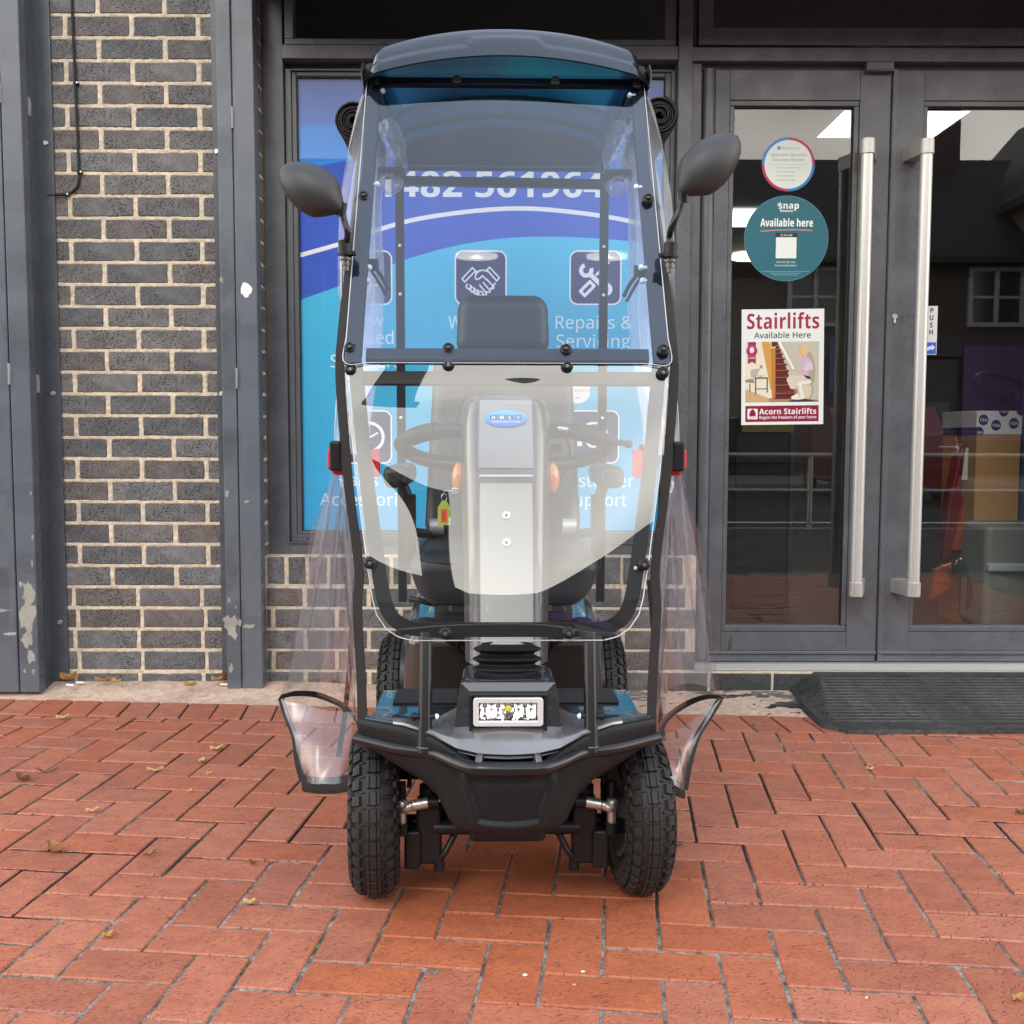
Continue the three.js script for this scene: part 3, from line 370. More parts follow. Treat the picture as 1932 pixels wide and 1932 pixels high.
    g.lineWidth = 5; g.lineCap = 'round'; g.beginPath(); g.moveTo(2, -6); g.lineTo(25, -29); g.stroke(); g.lineWidth = 6; g.save(); g.translate(-15, 20); g.rotate(-0.79); g.strokeRect(-14, -6, 26, 12); g.restore(); g.restore();
    icon(691, 824.5); g.lineWidth = 6; g.beginPath(); g.arc(6, 0, 27, -2.2, 2.2); g.stroke(); g.lineWidth = 3.5; g.beginPath(); g.moveTo(8, 0); g.lineTo(22, -8); g.stroke(); g.restore();
    icon(1120, 824.5); g.lineWidth = 5; g.beginPath(); g.arc(0, 0, 27, Math.PI, 0); g.stroke(); g.beginPath(); g.arc(0, 6, 13, 0, 3.14); g.stroke(); g.fillStyle = '#f4f6fa'; g.fillRect(-32, -2, 10, 20); g.fillRect(22, -2, 10, 20); g.restore();
    icon(907, 824.5); g.beginPath(); g.arc(0, 0, 26, 0, 7); g.stroke(); g.restore();
    g.fillStyle = '#eaf6fc'; const th = (s, x, y, al = 'center', w) => text(s, x, y, 34, '', al, w);
    th('New', 691, 615); th('& Used', 691, 648.5, 'center', 112); th('Scooters', 690, 693, 'center', 140);
    th('Warranty', 907, 620, 'center', 126); th('Repairs &', 1045, 620, 'left', 154); th('Servicing', 1048, 655, 'left', 146);
    th('Parts &', 692, 917, 'center', 112); th('Accessories', 695, 954, 'center', 190); th('Customer', 1124, 919, 'center', 150); th('Support', 1124, 955, 'center', 122);
    th('Insurance', 907, 919, 'center', 150);
    { const [x, y] = C(1090, 737); g.fillStyle = '#eef2f4'; g.beginPath(); g.arc(x, y, 25 * k, 0, 7); g.fill(); g.fillStyle = '#5a6a80'; g.font = `${7 * k}px serif`; g.textAlign = 'center'; g.fillText('Mark Bates Ltd', x, y + 2 * k); g.font = `${5 * k}px sans-serif`; g.fillText('COVERED BY', x, y - 10 * k); g.fillText('2024', x, y + 16 * k); }
    g.globalAlpha = 0.1; for (let y = 0; y < ch; y += 5) { g.fillStyle = y % 10 ? '#ffffff' : '#000a30'; g.fillRect(0, y, cw, 2); } g.globalAlpha = 1;
  }, { rep: false });
  tag(mesh('window_graphic', new THREE.PlaneGeometry(X1 - X0, Y1 - Y0).translate((X0 + X1) / 2, (Y0 + Y1) / 2, zp), std(rgb(1, 1, 1), 0.6, { map: art, transparent: true, opacity: 0.93 }), scene, true), 'blue printed film with white phone number and service icons in the window', 'window graphic');
}

// ---------- doors ----------
{
  const fr = thing('door_frame', V(1.34, 0.065, WZ), 'grey metal frame with aluminium threshold around the double doors', 'door frame'), A = (g) => g.translate(-1.34, -0.065, -WZ);
  const F = (name, mat, ...b) => mesh(name, b.map(A), mat, fr);
  F('transom', M.frame, rb(0.6285, 2.6, 2.186, 2.232, WZ - 0.06, WZ + 0.022, 0.002));
  F('jamb', M.frame, rb(0.6285, 0.6645, 0.09, 2.186, WZ - 0.06, WZ + 0.004, 0.002), bx(0.6645, 0.69, 0.09, 2.186, WZ - 0.06, WZ - 0.03));
  F('brush_seal', std(rgb(0.2, 0.17, 0.13), 0.9), bx(0.6655, 0.6685, 0.1, 2.16, WZ - 0.03, WZ - 0.004));
  F('head', M.frameDark, bx(0.6645, 2.6, 2.166, 2.186, WZ - 0.06, WZ - 0.012));
  F('door_closer_guard', M.frame, rb(1.23, 1.325, 2.158, 2.186, WZ - 0.01, WZ + 0.024, 0.003), bx(1.232, 1.323, 2.154, 2.157, WZ - 0.01, WZ + 0.026));
  F('threshold', M.alu, extrude([[0, 0], [0.06, 0], [0.06, 0.006], [0.05, 0.012], [0.04, 0.018], [0, 0.018]], 2.0, 0.0008).rotateY(-Math.PI / 2).translate(2.6, 0.0655, WZ - 0.01));
  F('threshold_bedding', std(rgb(0.3, 0.25, 0.2), 0.9, { map: T.mortar }), bx(0.58, 2.6, 0.058, 0.0652, WZ - 0.03, WZ + 0.058));
  F('overlight_sash', M.frame, rb(0.65, 2.6, 2.242, 2.3, WZ - 0.03, WZ + 0.018, 0.002), bx(0.65, 0.7, 2.3, 2.6, WZ - 0.03, WZ + 0.018));
  F('overlight_pane', M.windowGlass, new THREE.PlaneGeometry(1.9, 0.3).translate(1.65, 2.45, WZ - 0.004));
  function leaf(x0, xs0, xg0, xg1, xs1, x1, label, name) {
    const d = thing('glazed_door', V((x0 + x1) / 2, 0.087, WZ), label, 'door'), B = (g) => g.translate(-(x0 + x1) / 2, -0.087, -WZ), D = (n, mat, ...b) => mesh(n, b.map(B), mat, d), zf = WZ, zb = WZ - 0.05;
    D('stile', M.frame, rb(x0, xs0, 0.114, 2.164, zb, zf, 0.0015)); D('stile', M.frame, rb(xs1, x1, 0.114, 2.164, zb, zf, 0.0015));
    D('rail', M.frame, rb(xs0 + 0.0008, xs1 - 0.0008, 2.0625, 2.164, zb, zf - 0.0006, 0.001)); D('rail', M.frame, rb(xs0 + 0.0008, xs1 - 0.0008, 0.127, 0.194, zb, zf - 0.0006, 0.001));
    D('glazing_bead', M.frame, rb(xs0 + 0.0008, xg0, 0.216, 2.043, zb + 0.005, zf - 0.004, 0.003), rb(xg1, xs1 - 0.0008, 0.216, 2.043, zb + 0.005, zf - 0.004, 0.003), rb(xs0 + 0.0008, xs1 - 0.0008, 2.043, 2.0615, zb + 0.005, zf - 0.003, 0.003), rb(xs0 + 0.0008, xs1 - 0.0008, 0.195, 0.216, zb + 0.005, zf - 0.003, 0.003));
    D('gasket', M.gasket, bx(xg0, xg1, 2.0385, 2.043, zb + 0.01, zf - 0.012), bx(xg0, xg0 + 0.0022, 0.216, 2.0385, zb + 0.01, zf - 0.012), bx(xg1 - 0.0022, xg1, 0.216, 2.0385, zb + 0.01, zf - 0.012));
    D('drip_bar', M.frame, rb(x0, x1, 0.114, 0.1265, zf - 0.02, zf + 0.01, 0.003)); D('door_sweep', M.frame, rb(x0 + 0.002, x1 - 0.002, 0.0875, 0.112, zf - 0.02, zf + 0.003, 0.003));
    D('pane', M.glass, new THREE.PlaneGeometry(xg1 - xg0, 1.825).translate((xg0 + xg1) / 2, 1.128, zf - 0.02));
    return { d, D };
  }
  const a = leaf(0.7145, 0.7645, 0.782, 1.2, 1.2175, 1.3245, 'left glazed grey door carrying round stickers and a stairlift poster');
  const b = leaf(1.329, 1.4415, 1.457, 1.885, 1.9, 1.96, 'right glazed grey door with a narrow push sign, cut by the edge');
  a.D('hinge_stile', M.frame, new THREE.CylinderGeometry(0.0205, 0.0205, 2.066, 24).translate(0.693, 1.131, WZ - 0.004));
  b.D('meeting_strip', M.frame, rb(1.3296, 1.348, 0.0875, 2.166, WZ + 0.0006, WZ + 0.0075, 0.002));
  b.D('lock_cylinder', M.zinc, new THREE.CylinderGeometry(0.0085, 0.0085, 0.006, 24).rotateX(Math.PI / 2).translate(1.358, 1.32, WZ + 0.003), rb(1.354, 1.362, 1.294, 1.316, WZ, WZ + 0.0055, 0.003));
  b.D('key_slot', M.gasket, bx(1.3572, 1.3588, 1.316, 1.325, WZ + 0.006, WZ + 0.0066));
  function handle(x, base, o) {                        // tall bar on two brackets that run back to the stile
    const D = (g) => prep(g).translate(-o.d.position.x, -o.d.position.y, -o.d.position.z), zc = -3.602, r = 0.0235, arm = [];
    for (let i = 0; i <= 14; i++) { const a = i / 14 * Math.PI; arm.push([x + r * Math.cos(a), -(zc + r * Math.sin(a))]); } arm.push([base - r, -WZ - 0.0005], [base + r, -WZ - 0.0005]);
    const h = mesh('pull_handle', D(new THREE.CylinderGeometry(0.0205, 0.0205, 1.49, 40).translate(x, 1.124, zc)), M.alu, o.d);
    for (const y of [1.878, 0.365]) mesh('bracket', D(extrude(arm, 0.048, 0.0012).rotateX(-Math.PI / 2).translate(0, y - 0.024, 0)), M.aluCap, h);
  }
  handle(1.2145, 1.2545, a); handle(1.4155, 1.396, b);
  // left over strip of tape low on the left door
  tag(mesh('tape_scrap', [new THREE.ExtrudeGeometry(shapeOf([[2112, 1954], [2150, 1930], [2152, 1905], [2160, 1885], [2163, 1886], [2161, 1910], [2158, 1922], [2156, 1936], [2140, 1935], [2136, 1945], [2130, 1940]].map(([x, y]) => { const p = at(x / 1.5652, (y - 8) / 1.5652, WZ + 0.001); return [p.x, p.y]; })), { depth: 0.0008, bevelEnabled: false }).translate(0, 0, WZ + 0.0002)], std(rgb(0.62, 0.58, 0.42), 0.6, { map: T.sand, bumpMap: stip, bumpScale: 0.002 })), 'torn scrap of old tape low on the left door', 'tape scrap');

  // ----- stickers and signs on the glass -----
  const SZ = WZ - 0.018, flat = (name, w, h, x, y, draw, label, cat, round, op = {}) => {
    const t = canvasTex(op.cw ?? 512, op.ch ?? 512, draw, { rep: false }), g = round ? new THREE.CylinderGeometry(w / 2, w / 2, 0.0006, 64).rotateX(Math.PI / 2) : new THREE.BoxGeometry(w, h, 0.0006);
    const p = g.attributes.position, uv = g.attributes.uv; for (let i = 0; i < p.count; i++) uv.setXY(i, p.getX(i) / w + 0.5, p.getY(i) / h + 0.5);
    if (op.rot) g.rotateZ(op.rot);
    return tag(mesh(name, g.translate(x, y, op.z ?? SZ), std(rgb(0.9, 0.9, 0.9), op.rough ?? 0.35, { map: t }), scene, true), label, cat);
  };
  const txt = (g, s, x, y, size, o = {}) => { g.font = `${o.f ?? ''} ${size}px ${o.fam ?? 'sans-serif'}`; g.fillStyle = o.c ?? '#000'; g.textAlign = 'left'; g.textBaseline = 'alphabetic'; const m = g.measureText(s).width, sx = o.w ? o.w / m : 1; g.save(); g.translate(x - (o.left ? 0 : m * sx / 2), y); g.scale(sx, 1); g.fillText(s, 0, 0); if (o.bold) { g.strokeStyle = o.c; g.lineWidth = o.bold; g.strokeText(s, 0, 0); } g.restore(); };
  flat('round_sticker', 0.186, 0.186, 0.977, 1.848, (g, n) => {
    const q = n / 650, c = n / 2; const ring = (a0, a1, col) => { g.fillStyle = col; g.beginPath(); g.moveTo(c, c); g.arc(c, c, c, a0, a1); g.fill(); }; const H = Math.PI / 2;
    ring(-H, 0, '#b01a5c'); ring(0, H, '#0a78c0'); ring(H, 2 * H, '#b01a4c'); ring(2 * H, 3 * H, '#2a84d2'); g.fillStyle = '#dfe9e0'; g.beginPath(); g.arc(c, c, c * 0.9, 0, 7); g.fill();
    g.fillStyle = '#5aa2d0'; g.fillRect(186 * q, 108 * q, 42 * q, 42 * q); txt(g, 'Mark Bates Ltd', 236 * q, 142 * q, 40 * q, { fam: 'serif', c: '#8896a4', left: true, w: 220 * q }); g.fillStyle = '#b9c4c8'; g.fillRect(240 * q, 148 * q, 212 * q, 5 * q);
    txt(g, 'Approved Specialist', 330 * q, 226 * q, 46 * q, { c: '#76848a', w: 448 * q }); txt(g, 'Insurance Retailer', 325 * q, 284 * q, 46 * q, { c: '#76848a', w: 396 * q }); g.fillStyle = '#8a9aa0'; g.fillRect(88 * q, 324 * q, 480 * q, 3 * q);
    ['Scooter and Powerchair', 'Manual Wheelchair', 'In-Home Warranty', 'Accidental Damage'].forEach((s, i) => { txt(g, '✓', 184 * q, (372 + i * 49) * q, 26 * q, { c: '#4a8c96' }); g.strokeStyle = '#4a8c96'; g.lineWidth = 3 * q; g.beginPath(); g.moveTo(176 * q, (362 + i * 49) * q); g.lineTo(182 * q, (370 + i * 49) * q); g.lineTo(196 * q, (354 + i * 49) * q); g.stroke(); txt(g, s, 204 * q, (372 + i * 49) * q, 22 * q, { c: '#7f8c8c', left: true, w: [264, 204, 194, 208][i] * q }); });
  }, 'white round insurance sticker with blue and magenta rim on the left door', 'sticker', true);
  flat('round_sticker', 0.297, 0.297, 0.9755, 1.5925, (g, n) => {
    const q = n / 1046, c = n / 2; g.fillStyle = '#176474'; g.fillRect(0, 0, n, n); g.strokeStyle = '#5f8f98'; g.lineWidth = 5 * q; g.beginPath(); g.arc(c, c, c - 3 * q, 0, 7); g.stroke();
    txt(g, 'snap', 546 * q, 160 * q, 112 * q, { f: 'bold', c: '#eef6f2', w: 262 * q }); txt(g, 'finance', 518 * q, 200 * q, 42 * q, { f: 'bold', c: '#eef6f2', w: 166 * q });
    g.strokeStyle = '#eef6f2'; g.lineWidth = 9 * q; for (const [x1, y1, x2, y2] of [[400, 118, 418, 122], [408, 92, 426, 106], [432, 78, 438, 98]]) { g.beginPath(); g.moveTo(x1 * q, y1 * q); g.lineTo(x2 * q, y2 * q); g.stroke(); }
    txt(g, 'Available here', 526 * q, 376 * q, 128 * q, { f: 'bold', c: '#f2f4f2', w: 656 * q, bold: 2 * q });
    g.strokeStyle = '#d08a74'; g.lineWidth = 13 * q; g.beginPath(); g.moveTo(202 * q, 436 * q); g.quadraticCurveTo(560 * q, 402 * q, 846 * q, 424 * q); g.stroke();
    g.fillStyle = '#14201f'; g.beginPath(); g.roundRect(386 * q, 454 * q, 274 * q, 320 * q, 14 * q); g.fill(); txt(g, 'SCAN ME', 524 * q, 496 * q, 38 * q, { c: '#e8ecea', w: 154 * q }); g.fillStyle = '#e4ece6'; g.beginPath(); g.roundRect(394 * q, 508 * q, 258 * q, 258 * q, 10 * q); g.fill();
    txt(g, 'Scan the QR code', 522 * q, 822 * q, 34 * q, { c: '#dfeae8', w: 242 * q }); txt(g, 'for more information', 522 * q, 864 * q, 34 * q, { c: '#dfeae8', w: 272 * q });
    g.fillStyle = 'rgba(190,215,215,0.55)'; for (const [x, y, w] of [[222, 922, 580], [320, 944, 386], [366, 966, 306]]) for (let i = 0; i < w; i += 26) g.fillRect((x + i) * q, y * q, 21 * q, 9 * q);
  }, 'large teal round finance sticker below the insurance sticker', 'sticker', true, { cw: 1024, ch: 1024 });
  flat('stairlift_poster', 0.2925, 0.4075, 0.972, 1.143, (g, w, h) => {
    const q = w / 1240, P = (...pts) => { g.beginPath(); pts.forEach(([x, y], i) => (i ? g.lineTo(x * q, y * q) : g.moveTo(x * q, y * q))); g.closePath(); g.fill(); };
    g.fillStyle = '#e6ede8'; g.fillRect(0, 0, w, h); for (let i = 0; i < 150; i++) { g.fillStyle = `rgba(255,255,255,${rnd(0.3, 0.9)})`; g.beginPath(); g.arc(rnd(0, w), rnd(0, 1) < 0.7 ? rnd(0, 470 * q) : rnd(0, h), rnd(1, 7) * q, 0, 7); g.fill(); }
    txt(g, 'Stairlifts', 622 * q, 292 * q, 318 * q, { f: 'bold', c: '#a01d4a', w: 1110 * q }); txt(g, 'Available Here', 618 * q, 430 * q, 118 * q, { c: '#1d2a3a', w: 858 * q, bold: 3 * q });
    const X = 58, Y = 485, pw = 1110, ph = 905; g.save(); g.beginPath(); g.rect(X * q, Y * q, pw * q, ph * q); g.clip();
    g.fillStyle = '#d9d2c0'; g.fillRect(X * q, Y * q, pw * q, ph * q); g.fillStyle = '#e8dfc8'; P([58, 485], [300, 485], [480, 1340], [58, 1250]); g.fillStyle = '#c2bfae'; P([560, 485], [1168, 485], [1168, 1390], [740, 1390]);
    g.fillStyle = '#c9ab7c'; P([58, 1190], [420, 1330], [480, 1390], [58, 1390]); g.fillStyle = '#a9855a'; P([420, 1330], [800, 1330], [1168, 1360], [1168, 1390], [420, 1390]); g.fillStyle = '#3a3236'; P([720, 1370], [900, 1330], [1168, 1385], [720, 1392]);
    g.fillStyle = '#5e1a18'; P([450, 485], [540, 485], [800, 1240], [800, 1340], [500, 1345], [470, 1330]);
    for (let i = 0; i < 9; i++) { const y = 540 + i * i * 5.2 + i * 48, x1 = 556 + i * 31; g.fillStyle = '#b0664a'; P([506, y], [x1, y - 6], [x1 + 4, y + 4], [506, y + 12]); g.fillStyle = '#471211'; P([506, y + 12], [x1 + 4, y + 4], [x1 + 8, y + 26], [506, y + 34]); }
    g.fillStyle = '#7a2c22'; P([490, 1240], [800, 1200], [800, 1230], [500, 1262]); g.fillStyle = '#d29a4c'; P([300, 485], [420, 485], [460, 570], [460, 1220], [440, 1200]); g.fillStyle = '#c07f38'; P([440, 575], [510, 560], [514, 1330], [462, 1338]); g.fillStyle = '#e6c184'; P([430, 566], [446, 556], [520, 560], [512, 578], [440, 584]);
    g.fillStyle = '#efeee8'; P([545, 485], [585, 485], [800, 890], [772, 900]); g.fillStyle = '#cfccc2'; P([585, 485], [602, 485], [815, 886], [800, 890]); g.strokeStyle = '#8c857c'; g.lineWidth = 5 * q; g.beginPath(); g.moveTo(602 * q, 485 * q); g.lineTo(818 * q, 886 * q); g.stroke();
    g.fillStyle = '#8f8a7c'; P([58, 1050], [180, 1030], [200, 1100], [58, 1090]); g.fillStyle = '#b6b0a6'; P([140, 900], [280, 880], [220, 1030], [140, 1010]); g.fillStyle = '#5a554d'; for (const [x, y, ww, hh] of [[200, 1015, 200, 22], [205, 1030, 20, 240], [380, 1030, 20, 215], [215, 1180, 180, 16], [120, 1110, 16, 130]]) g.fillRect(x * q, y * q, ww * q, hh * q); g.fillStyle = '#bfae86'; P([240, 985], [340, 985], [310, 1012], [262, 1012]); g.fillStyle = '#9a988a'; P([278, 830], [318, 830], [322, 880], [274, 880]);
    // seated person on the lift
    g.fillStyle = '#8a6f58'; g.beginPath(); g.ellipse(1040 * q, 880 * q, 70 * q, 250 * q, -0.1, 0, 7); g.globalAlpha = 0.35; g.fill(); g.globalAlpha = 1;
    g.fillStyle = '#e9e5dc'; P([800, 1110], [1035, 1050], [1060, 1110], [850, 1140]); P([850, 1110], [900, 1100], [960, 1330], [900, 1340]); g.fillStyle = '#d8c9a8'; P([930, 1130], [1060, 1150], [1050, 1300], [960, 1320]); g.strokeStyle = '#6b5a48'; g.lineWidth = 9 * q; g.beginPath(); g.moveTo(1040 * q, 1110 * q); g.quadraticCurveTo(1120 * q, 1200 * q, 1030 * q, 1350 * q); g.stroke();
    g.fillStyle = '#e8e2d8'; g.beginPath(); g.ellipse(865 * q, 1335 * q, 95 * q, 20 * q, -0.05, 0, 7); g.fill(); g.fillStyle = '#d9cdb8'; P([690, 1030], [740, 985], [1000, 1000], [1030, 1065], [860, 1090], [800, 1200], [742, 1192], [680, 1060]); g.fillStyle = '#b3714f'; P([790, 1195], [840, 1190], [850, 1290], [815, 1300]); g.fillStyle = '#eceae4'; P([750, 1310], [850, 1262], [880, 1300], [830, 1325], [760, 1345]);
    g.fillStyle = '#c7b3ca'; g.beginPath(); g.moveTo(900 * q, 700 * q); g.quadraticCurveTo(1010 * q, 690 * q, 1060 * q, 790 * q); g.lineTo(1085 * q, 900 * q); g.lineTo(1010 * q, 925 * q); g.lineTo(1015 * q, 1010 * q); g.lineTo(860 * q, 985 * q); g.closePath(); g.fill(); g.fillStyle = '#d6c6d6'; P([985, 780], [1060, 800], [1082, 905], [960, 930], [930, 905]); g.fillStyle = '#d9a98a'; P([960, 905], [870, 925], [862, 950], [965, 935]); P([740, 905], [850, 900], [850, 920], [745, 928]);
    g.fillStyle = '#dca98a'; g.beginPath(); g.ellipse(905 * q, 630 * q, 46 * q, 58 * q, -0.2, 0, 7); g.fill(); P([895, 670], [950, 670], [955, 720], [905, 725]); g.fillStyle = '#dcc07c'; g.beginPath(); g.ellipse(950 * q, 625 * q, 58 * q, 66 * q, 0.2, 0, 7); g.fill(); g.fillStyle = '#2a2a34'; P([930, 985], [1040, 1010], [1044, 1050], [985, 1040]);
    g.fillStyle = '#9c1f50'; P([94, 485], [216, 485], [216, 815], [155, 780], [94, 815]); g.strokeStyle = '#c05a84'; g.lineWidth = 8 * q; g.fillStyle = '#a82a5a'; g.beginPath(); g.arc(155 * q, 618 * q, 82 * q, 0, 7); g.fill(); g.stroke(); g.fillStyle = '#f0e6ea'; g.beginPath(); g.ellipse(155 * q, 605 * q, 34 * q, 46 * q, 0, 0, 7); g.fill(); txt(g, 'ACORN', 155 * q, 736 * q, 34 * q, { f: 'bold', c: '#f0e0e6', w: 108 * q }); g.restore();
    g.fillStyle = '#8a1238'; g.beginPath(); g.roundRect(60 * q, 1442 * q, 1110 * q, 242 * q, 12 * q); g.fill(); g.fillStyle = '#eef0ee'; g.beginPath(); g.roundRect(92 * q, 1484 * q, 156 * q, 160 * q, 18 * q); g.fill(); g.fillStyle = '#8a1238'; g.beginPath(); g.moveTo(170 * q, 1486 * q); g.quadraticCurveTo(238 * q, 1540 * q, 212 * q, 1596 * q); g.lineTo(126 * q, 1604 * q); g.quadraticCurveTo(104 * q, 1540 * q, 170 * q, 1486 * q); g.fill(); g.strokeStyle = '#8a1238'; g.lineWidth = 7 * q; g.beginPath(); g.moveTo(112 * q, 1640 * q); g.quadraticCurveTo(190 * q, 1622 * q, 252 * q, 1590 * q); g.stroke();
    txt(g, 'Acorn Stairlifts', 704 * q, 1572 * q, 118 * q, { f: 'bold', c: '#f2f2f0', w: 868 * q }); txt(g, 'Regain the freedom of your home', 704 * q, 1638 * q, 58 * q, { c: '#f2eef0', w: 868 * q, bold: 2 * q });
  }, 'stairlift advert with a woman seated beside red stairs on the left door', 'poster', false, { cw: 1240, ch: 1728, rot: 0.014 });
  flat('push_sign', 0.0425, 0.171, 1.4965, 1.2735, (g, w, h) => { g.fillStyle = '#d4d5d6'; g.fillRect(0, 0, w, h); 'PUSH'.split('').forEach((c, i) => txt(g, c, w / 2, (74 + i * 76), 74, { f: 'bold', c: '#15171c' })); g.fillStyle = '#2c5fc0'; g.fillRect(6, h - 130, w - 12, 124); g.fillStyle = '#cfdcf0'; g.beginPath(); [[0.14, 0.9], [0.14, 0.845], [0.6, 0.815], [0.6, 0.79], [0.88, 0.845], [0.62, 0.92], [0.62, 0.885], [0.2, 0.92]].forEach(([x, y], i) => (i ? g.lineTo(x * w, y * h) : g.moveTo(x * w, y * h))); g.fill(); }, 'narrow silver push sign with a blue arrow panel on the right door', 'sign', false, { cw: 128, ch: 512 });
}
// shutter housing over the shopfront, just above the frame: it shades the top of the frames
tag(mesh('shutter_housing', [bx(-0.85, 3.4, 2.43, 2.8, -3.76, -3.02)], std(rgb(0.03, 0.03, 0.033), 0.6)), 'dark roller shutter housing over the shopfront', 'shutter housing');

// ---------- rubber ramp ----------
{
  const x0 = 0.962, x1 = 1.96, z0 = -3.628, z1 = -3.08, H = 0.0655;
  const r = thing('threshold_ramp', V(1.45, 0, -3.36), 'black ribbed rubber ramp in front of the double doors', 'ramp');
  const h = (x, z) => { const f = (z1 + 0.012 - z) / 0.5 * H, l = (x - x0 - 0.012 - 0.05 * sstep(-3.25, -3.08, z)) / 0.105 * H, rr = (x1 - x) / 0.105 * H; return Math.min(f, l, rr, H); };
  mesh('ramp_body', sheet(110, 330, (u, v) => {
    const z = lerp(z1, z0, v), cut = 0.06 * sm(clamp((z - (z1 - 0.1)) / 0.1)) ** 1.5, a = x0 + cut + 0.03 * sstep(-3.3, -3.6, z), x = lerp(a, x1 - cut, u);
    let y = Math.max(0.011, h(x, z)); const k = y / H * 19, fr = k - Math.floor(k); y += y < H - 0.001 ? 0.003 * (fr < 0.3 ? 0.6 : -0.4) : 0; if (u === 0 || u === 1 || v === 0) y = -0.006; return [x, y, z];
  }).translate(-1.45, 0, 3.36), M.mat, r);
}

// ---------- mobility scooter ----------
M.blackMattSoft = std(rgb(0.03, 0.03, 0.031), 0.5, { bumpMap: rep(T.fine, 30), bumpScale: 0.00015 }); M.zincDark = std(rgb(0.12, 0.12, 0.11), 0.35, { metalness: 0.8 }); M.reflector = std(rgb(0.93, 0.93, 0.92), 0.2, { metalness: 1 });
const SC = V(-0.0113, 0, -2.47), scooter = thing('mobility_scooter', SC, 'dark grey mobility scooter with clear weather canopy and blue tinted roof', 'mobility scooter');
scooter.rotation.y = 0.0162;
const inv = (() => { scooter.updateMatrixWorld(true); return scooter.matrixWorld.clone().invert(); })();
// S(): point of the scooter that stands at picture position (px, py) at depth z, in x from the scooter's middle and real depth
const S = (px, py, z) => { const p = at(px, py, z).applyMatrix4(inv); p.z -= 2.47; return p; };
const part = (name, geos, mat, parent = scooter, keepUV = false) => mesh(name, [].concat(geos).map((g) => prep(g).translate(0, 0, 2.47)), mat, parent, keepUV);
const mir = (g) => { const q = prep(g).scale(-1, 1, 1), a = q.attributes; for (let i = 0; i < a.position.count; i += 3) for (const k of ['position', 'normal', 'uv']) { const A = a[k], n = A.itemSize; for (let c = 0; c < n; c++) { const t = A.array[(i + 1) * n + c]; A.array[(i + 1) * n + c] = A.array[(i + 2) * n + c]; A.array[(i + 2) * n + c] = t; } } return q; };

// wheels: axle along x, turned about their own middle
function wheel(x, z, r, w, steer, outer) {
  const prof = []; for (let i = 0; i <= 26; i++) { const a = -Math.PI * 0.86 + i / 26 * Math.PI * 1.72; prof.push([r - 0.046 + 0.0395 * Math.cos(a), (w / 2 - 0.003) * Math.sin(a)]); }
  const lathe = (pts, seg = 72) => new THREE.LatheGeometry(pts.map(([a, b]) => new THREE.Vector2(a, b)), seg).rotateZ(Math.PI / 2);
  // tread block at angle ang round the wheel and angle phi round the tyre's section
  const tr = [], block = (ang, phi, bw, bl, out, h = 0.012) => { const rc = r - 0.046, lat = (w / 2 - 0.003) * Math.sin(phi), rad = rc + 0.0395 * Math.cos(phi); return new RoundedBoxGeometry(bw, h, bl, 1, 0.001).translate(0, out - h / 2, 0).rotateZ(-phi).translate(lat, rad, 0).rotateX(ang); };
  const N = 34, st = 2 * Math.PI / N; for (let i = 0; i < N; i++) { const a = i * st;
    tr.push(block(a, -0.2, 0.0056, 0.0225, 0.0061), block(a, 0.2, 0.0056, 0.0225, 0.0061), block(a, 0, 0.0118, 0.0245, 0.0066), block(a + st / 2, 0, 0.007, 0.006, 0.003));
    for (const s of [-1, 1]) { const b = a + st * (s > 0 ? 0.45 : 0.1); tr.push(block(b, s * 0.7, 0.0165, 0.0178, 0.006), block(b, s * 0.7, 0.008, 0.0095, 0.0069), block(b + st / 2, s * 0.47, 0.01, 0.0035, 0.0036), block(b + st / 2, s * 1.12, 0.0135, 0.0165, 0.0054), block(b, s * 1.4, 0.011, 0.0115, 0.0045), block(b + st / 2, s * 1.52, 0.013, 0.005, 0.0036)); } }
  const g = new THREE.Group(); g.name = 'wheel'; g.position.set(x, r - 0.001, z + 2.47); g.rotation.y = steer; scooter.add(g);
  const put = (n, ge, m) => { const q = mesh(n, ge, m, g); return q; };
  put('tyre', lathe(prof), M.rubber); put('tread', tr, M.rubber);
  put('rim', [lathe([[0.02, -0.03], [0.075, -0.03], [0.088, -0.042], [0.092, -0.04], [0.08, -0.02], [0.08, 0.02], [0.092, 0.04], [0.088, 0.042], [0.075, 0.02 * outer], [0.02, 0.02 * outer]], 40), new THREE.CylinderGeometry(0.03, 0.03, 0.09, 20).rotateZ(Math.PI / 2)], std(rgb(0.09, 0.09, 0.09), 0.5));
}
wheel(-0.258, -2.0, 0.1655, 0.094, 0.085, -1); wheel(0.257, -2.0, 0.1655, 0.094, 0.085, 1);
wheel(-0.292, -2.96, 0.168, 0.112, 0, -1); wheel(0.292, -2.96, 0.168, 0.112, 0, 1);

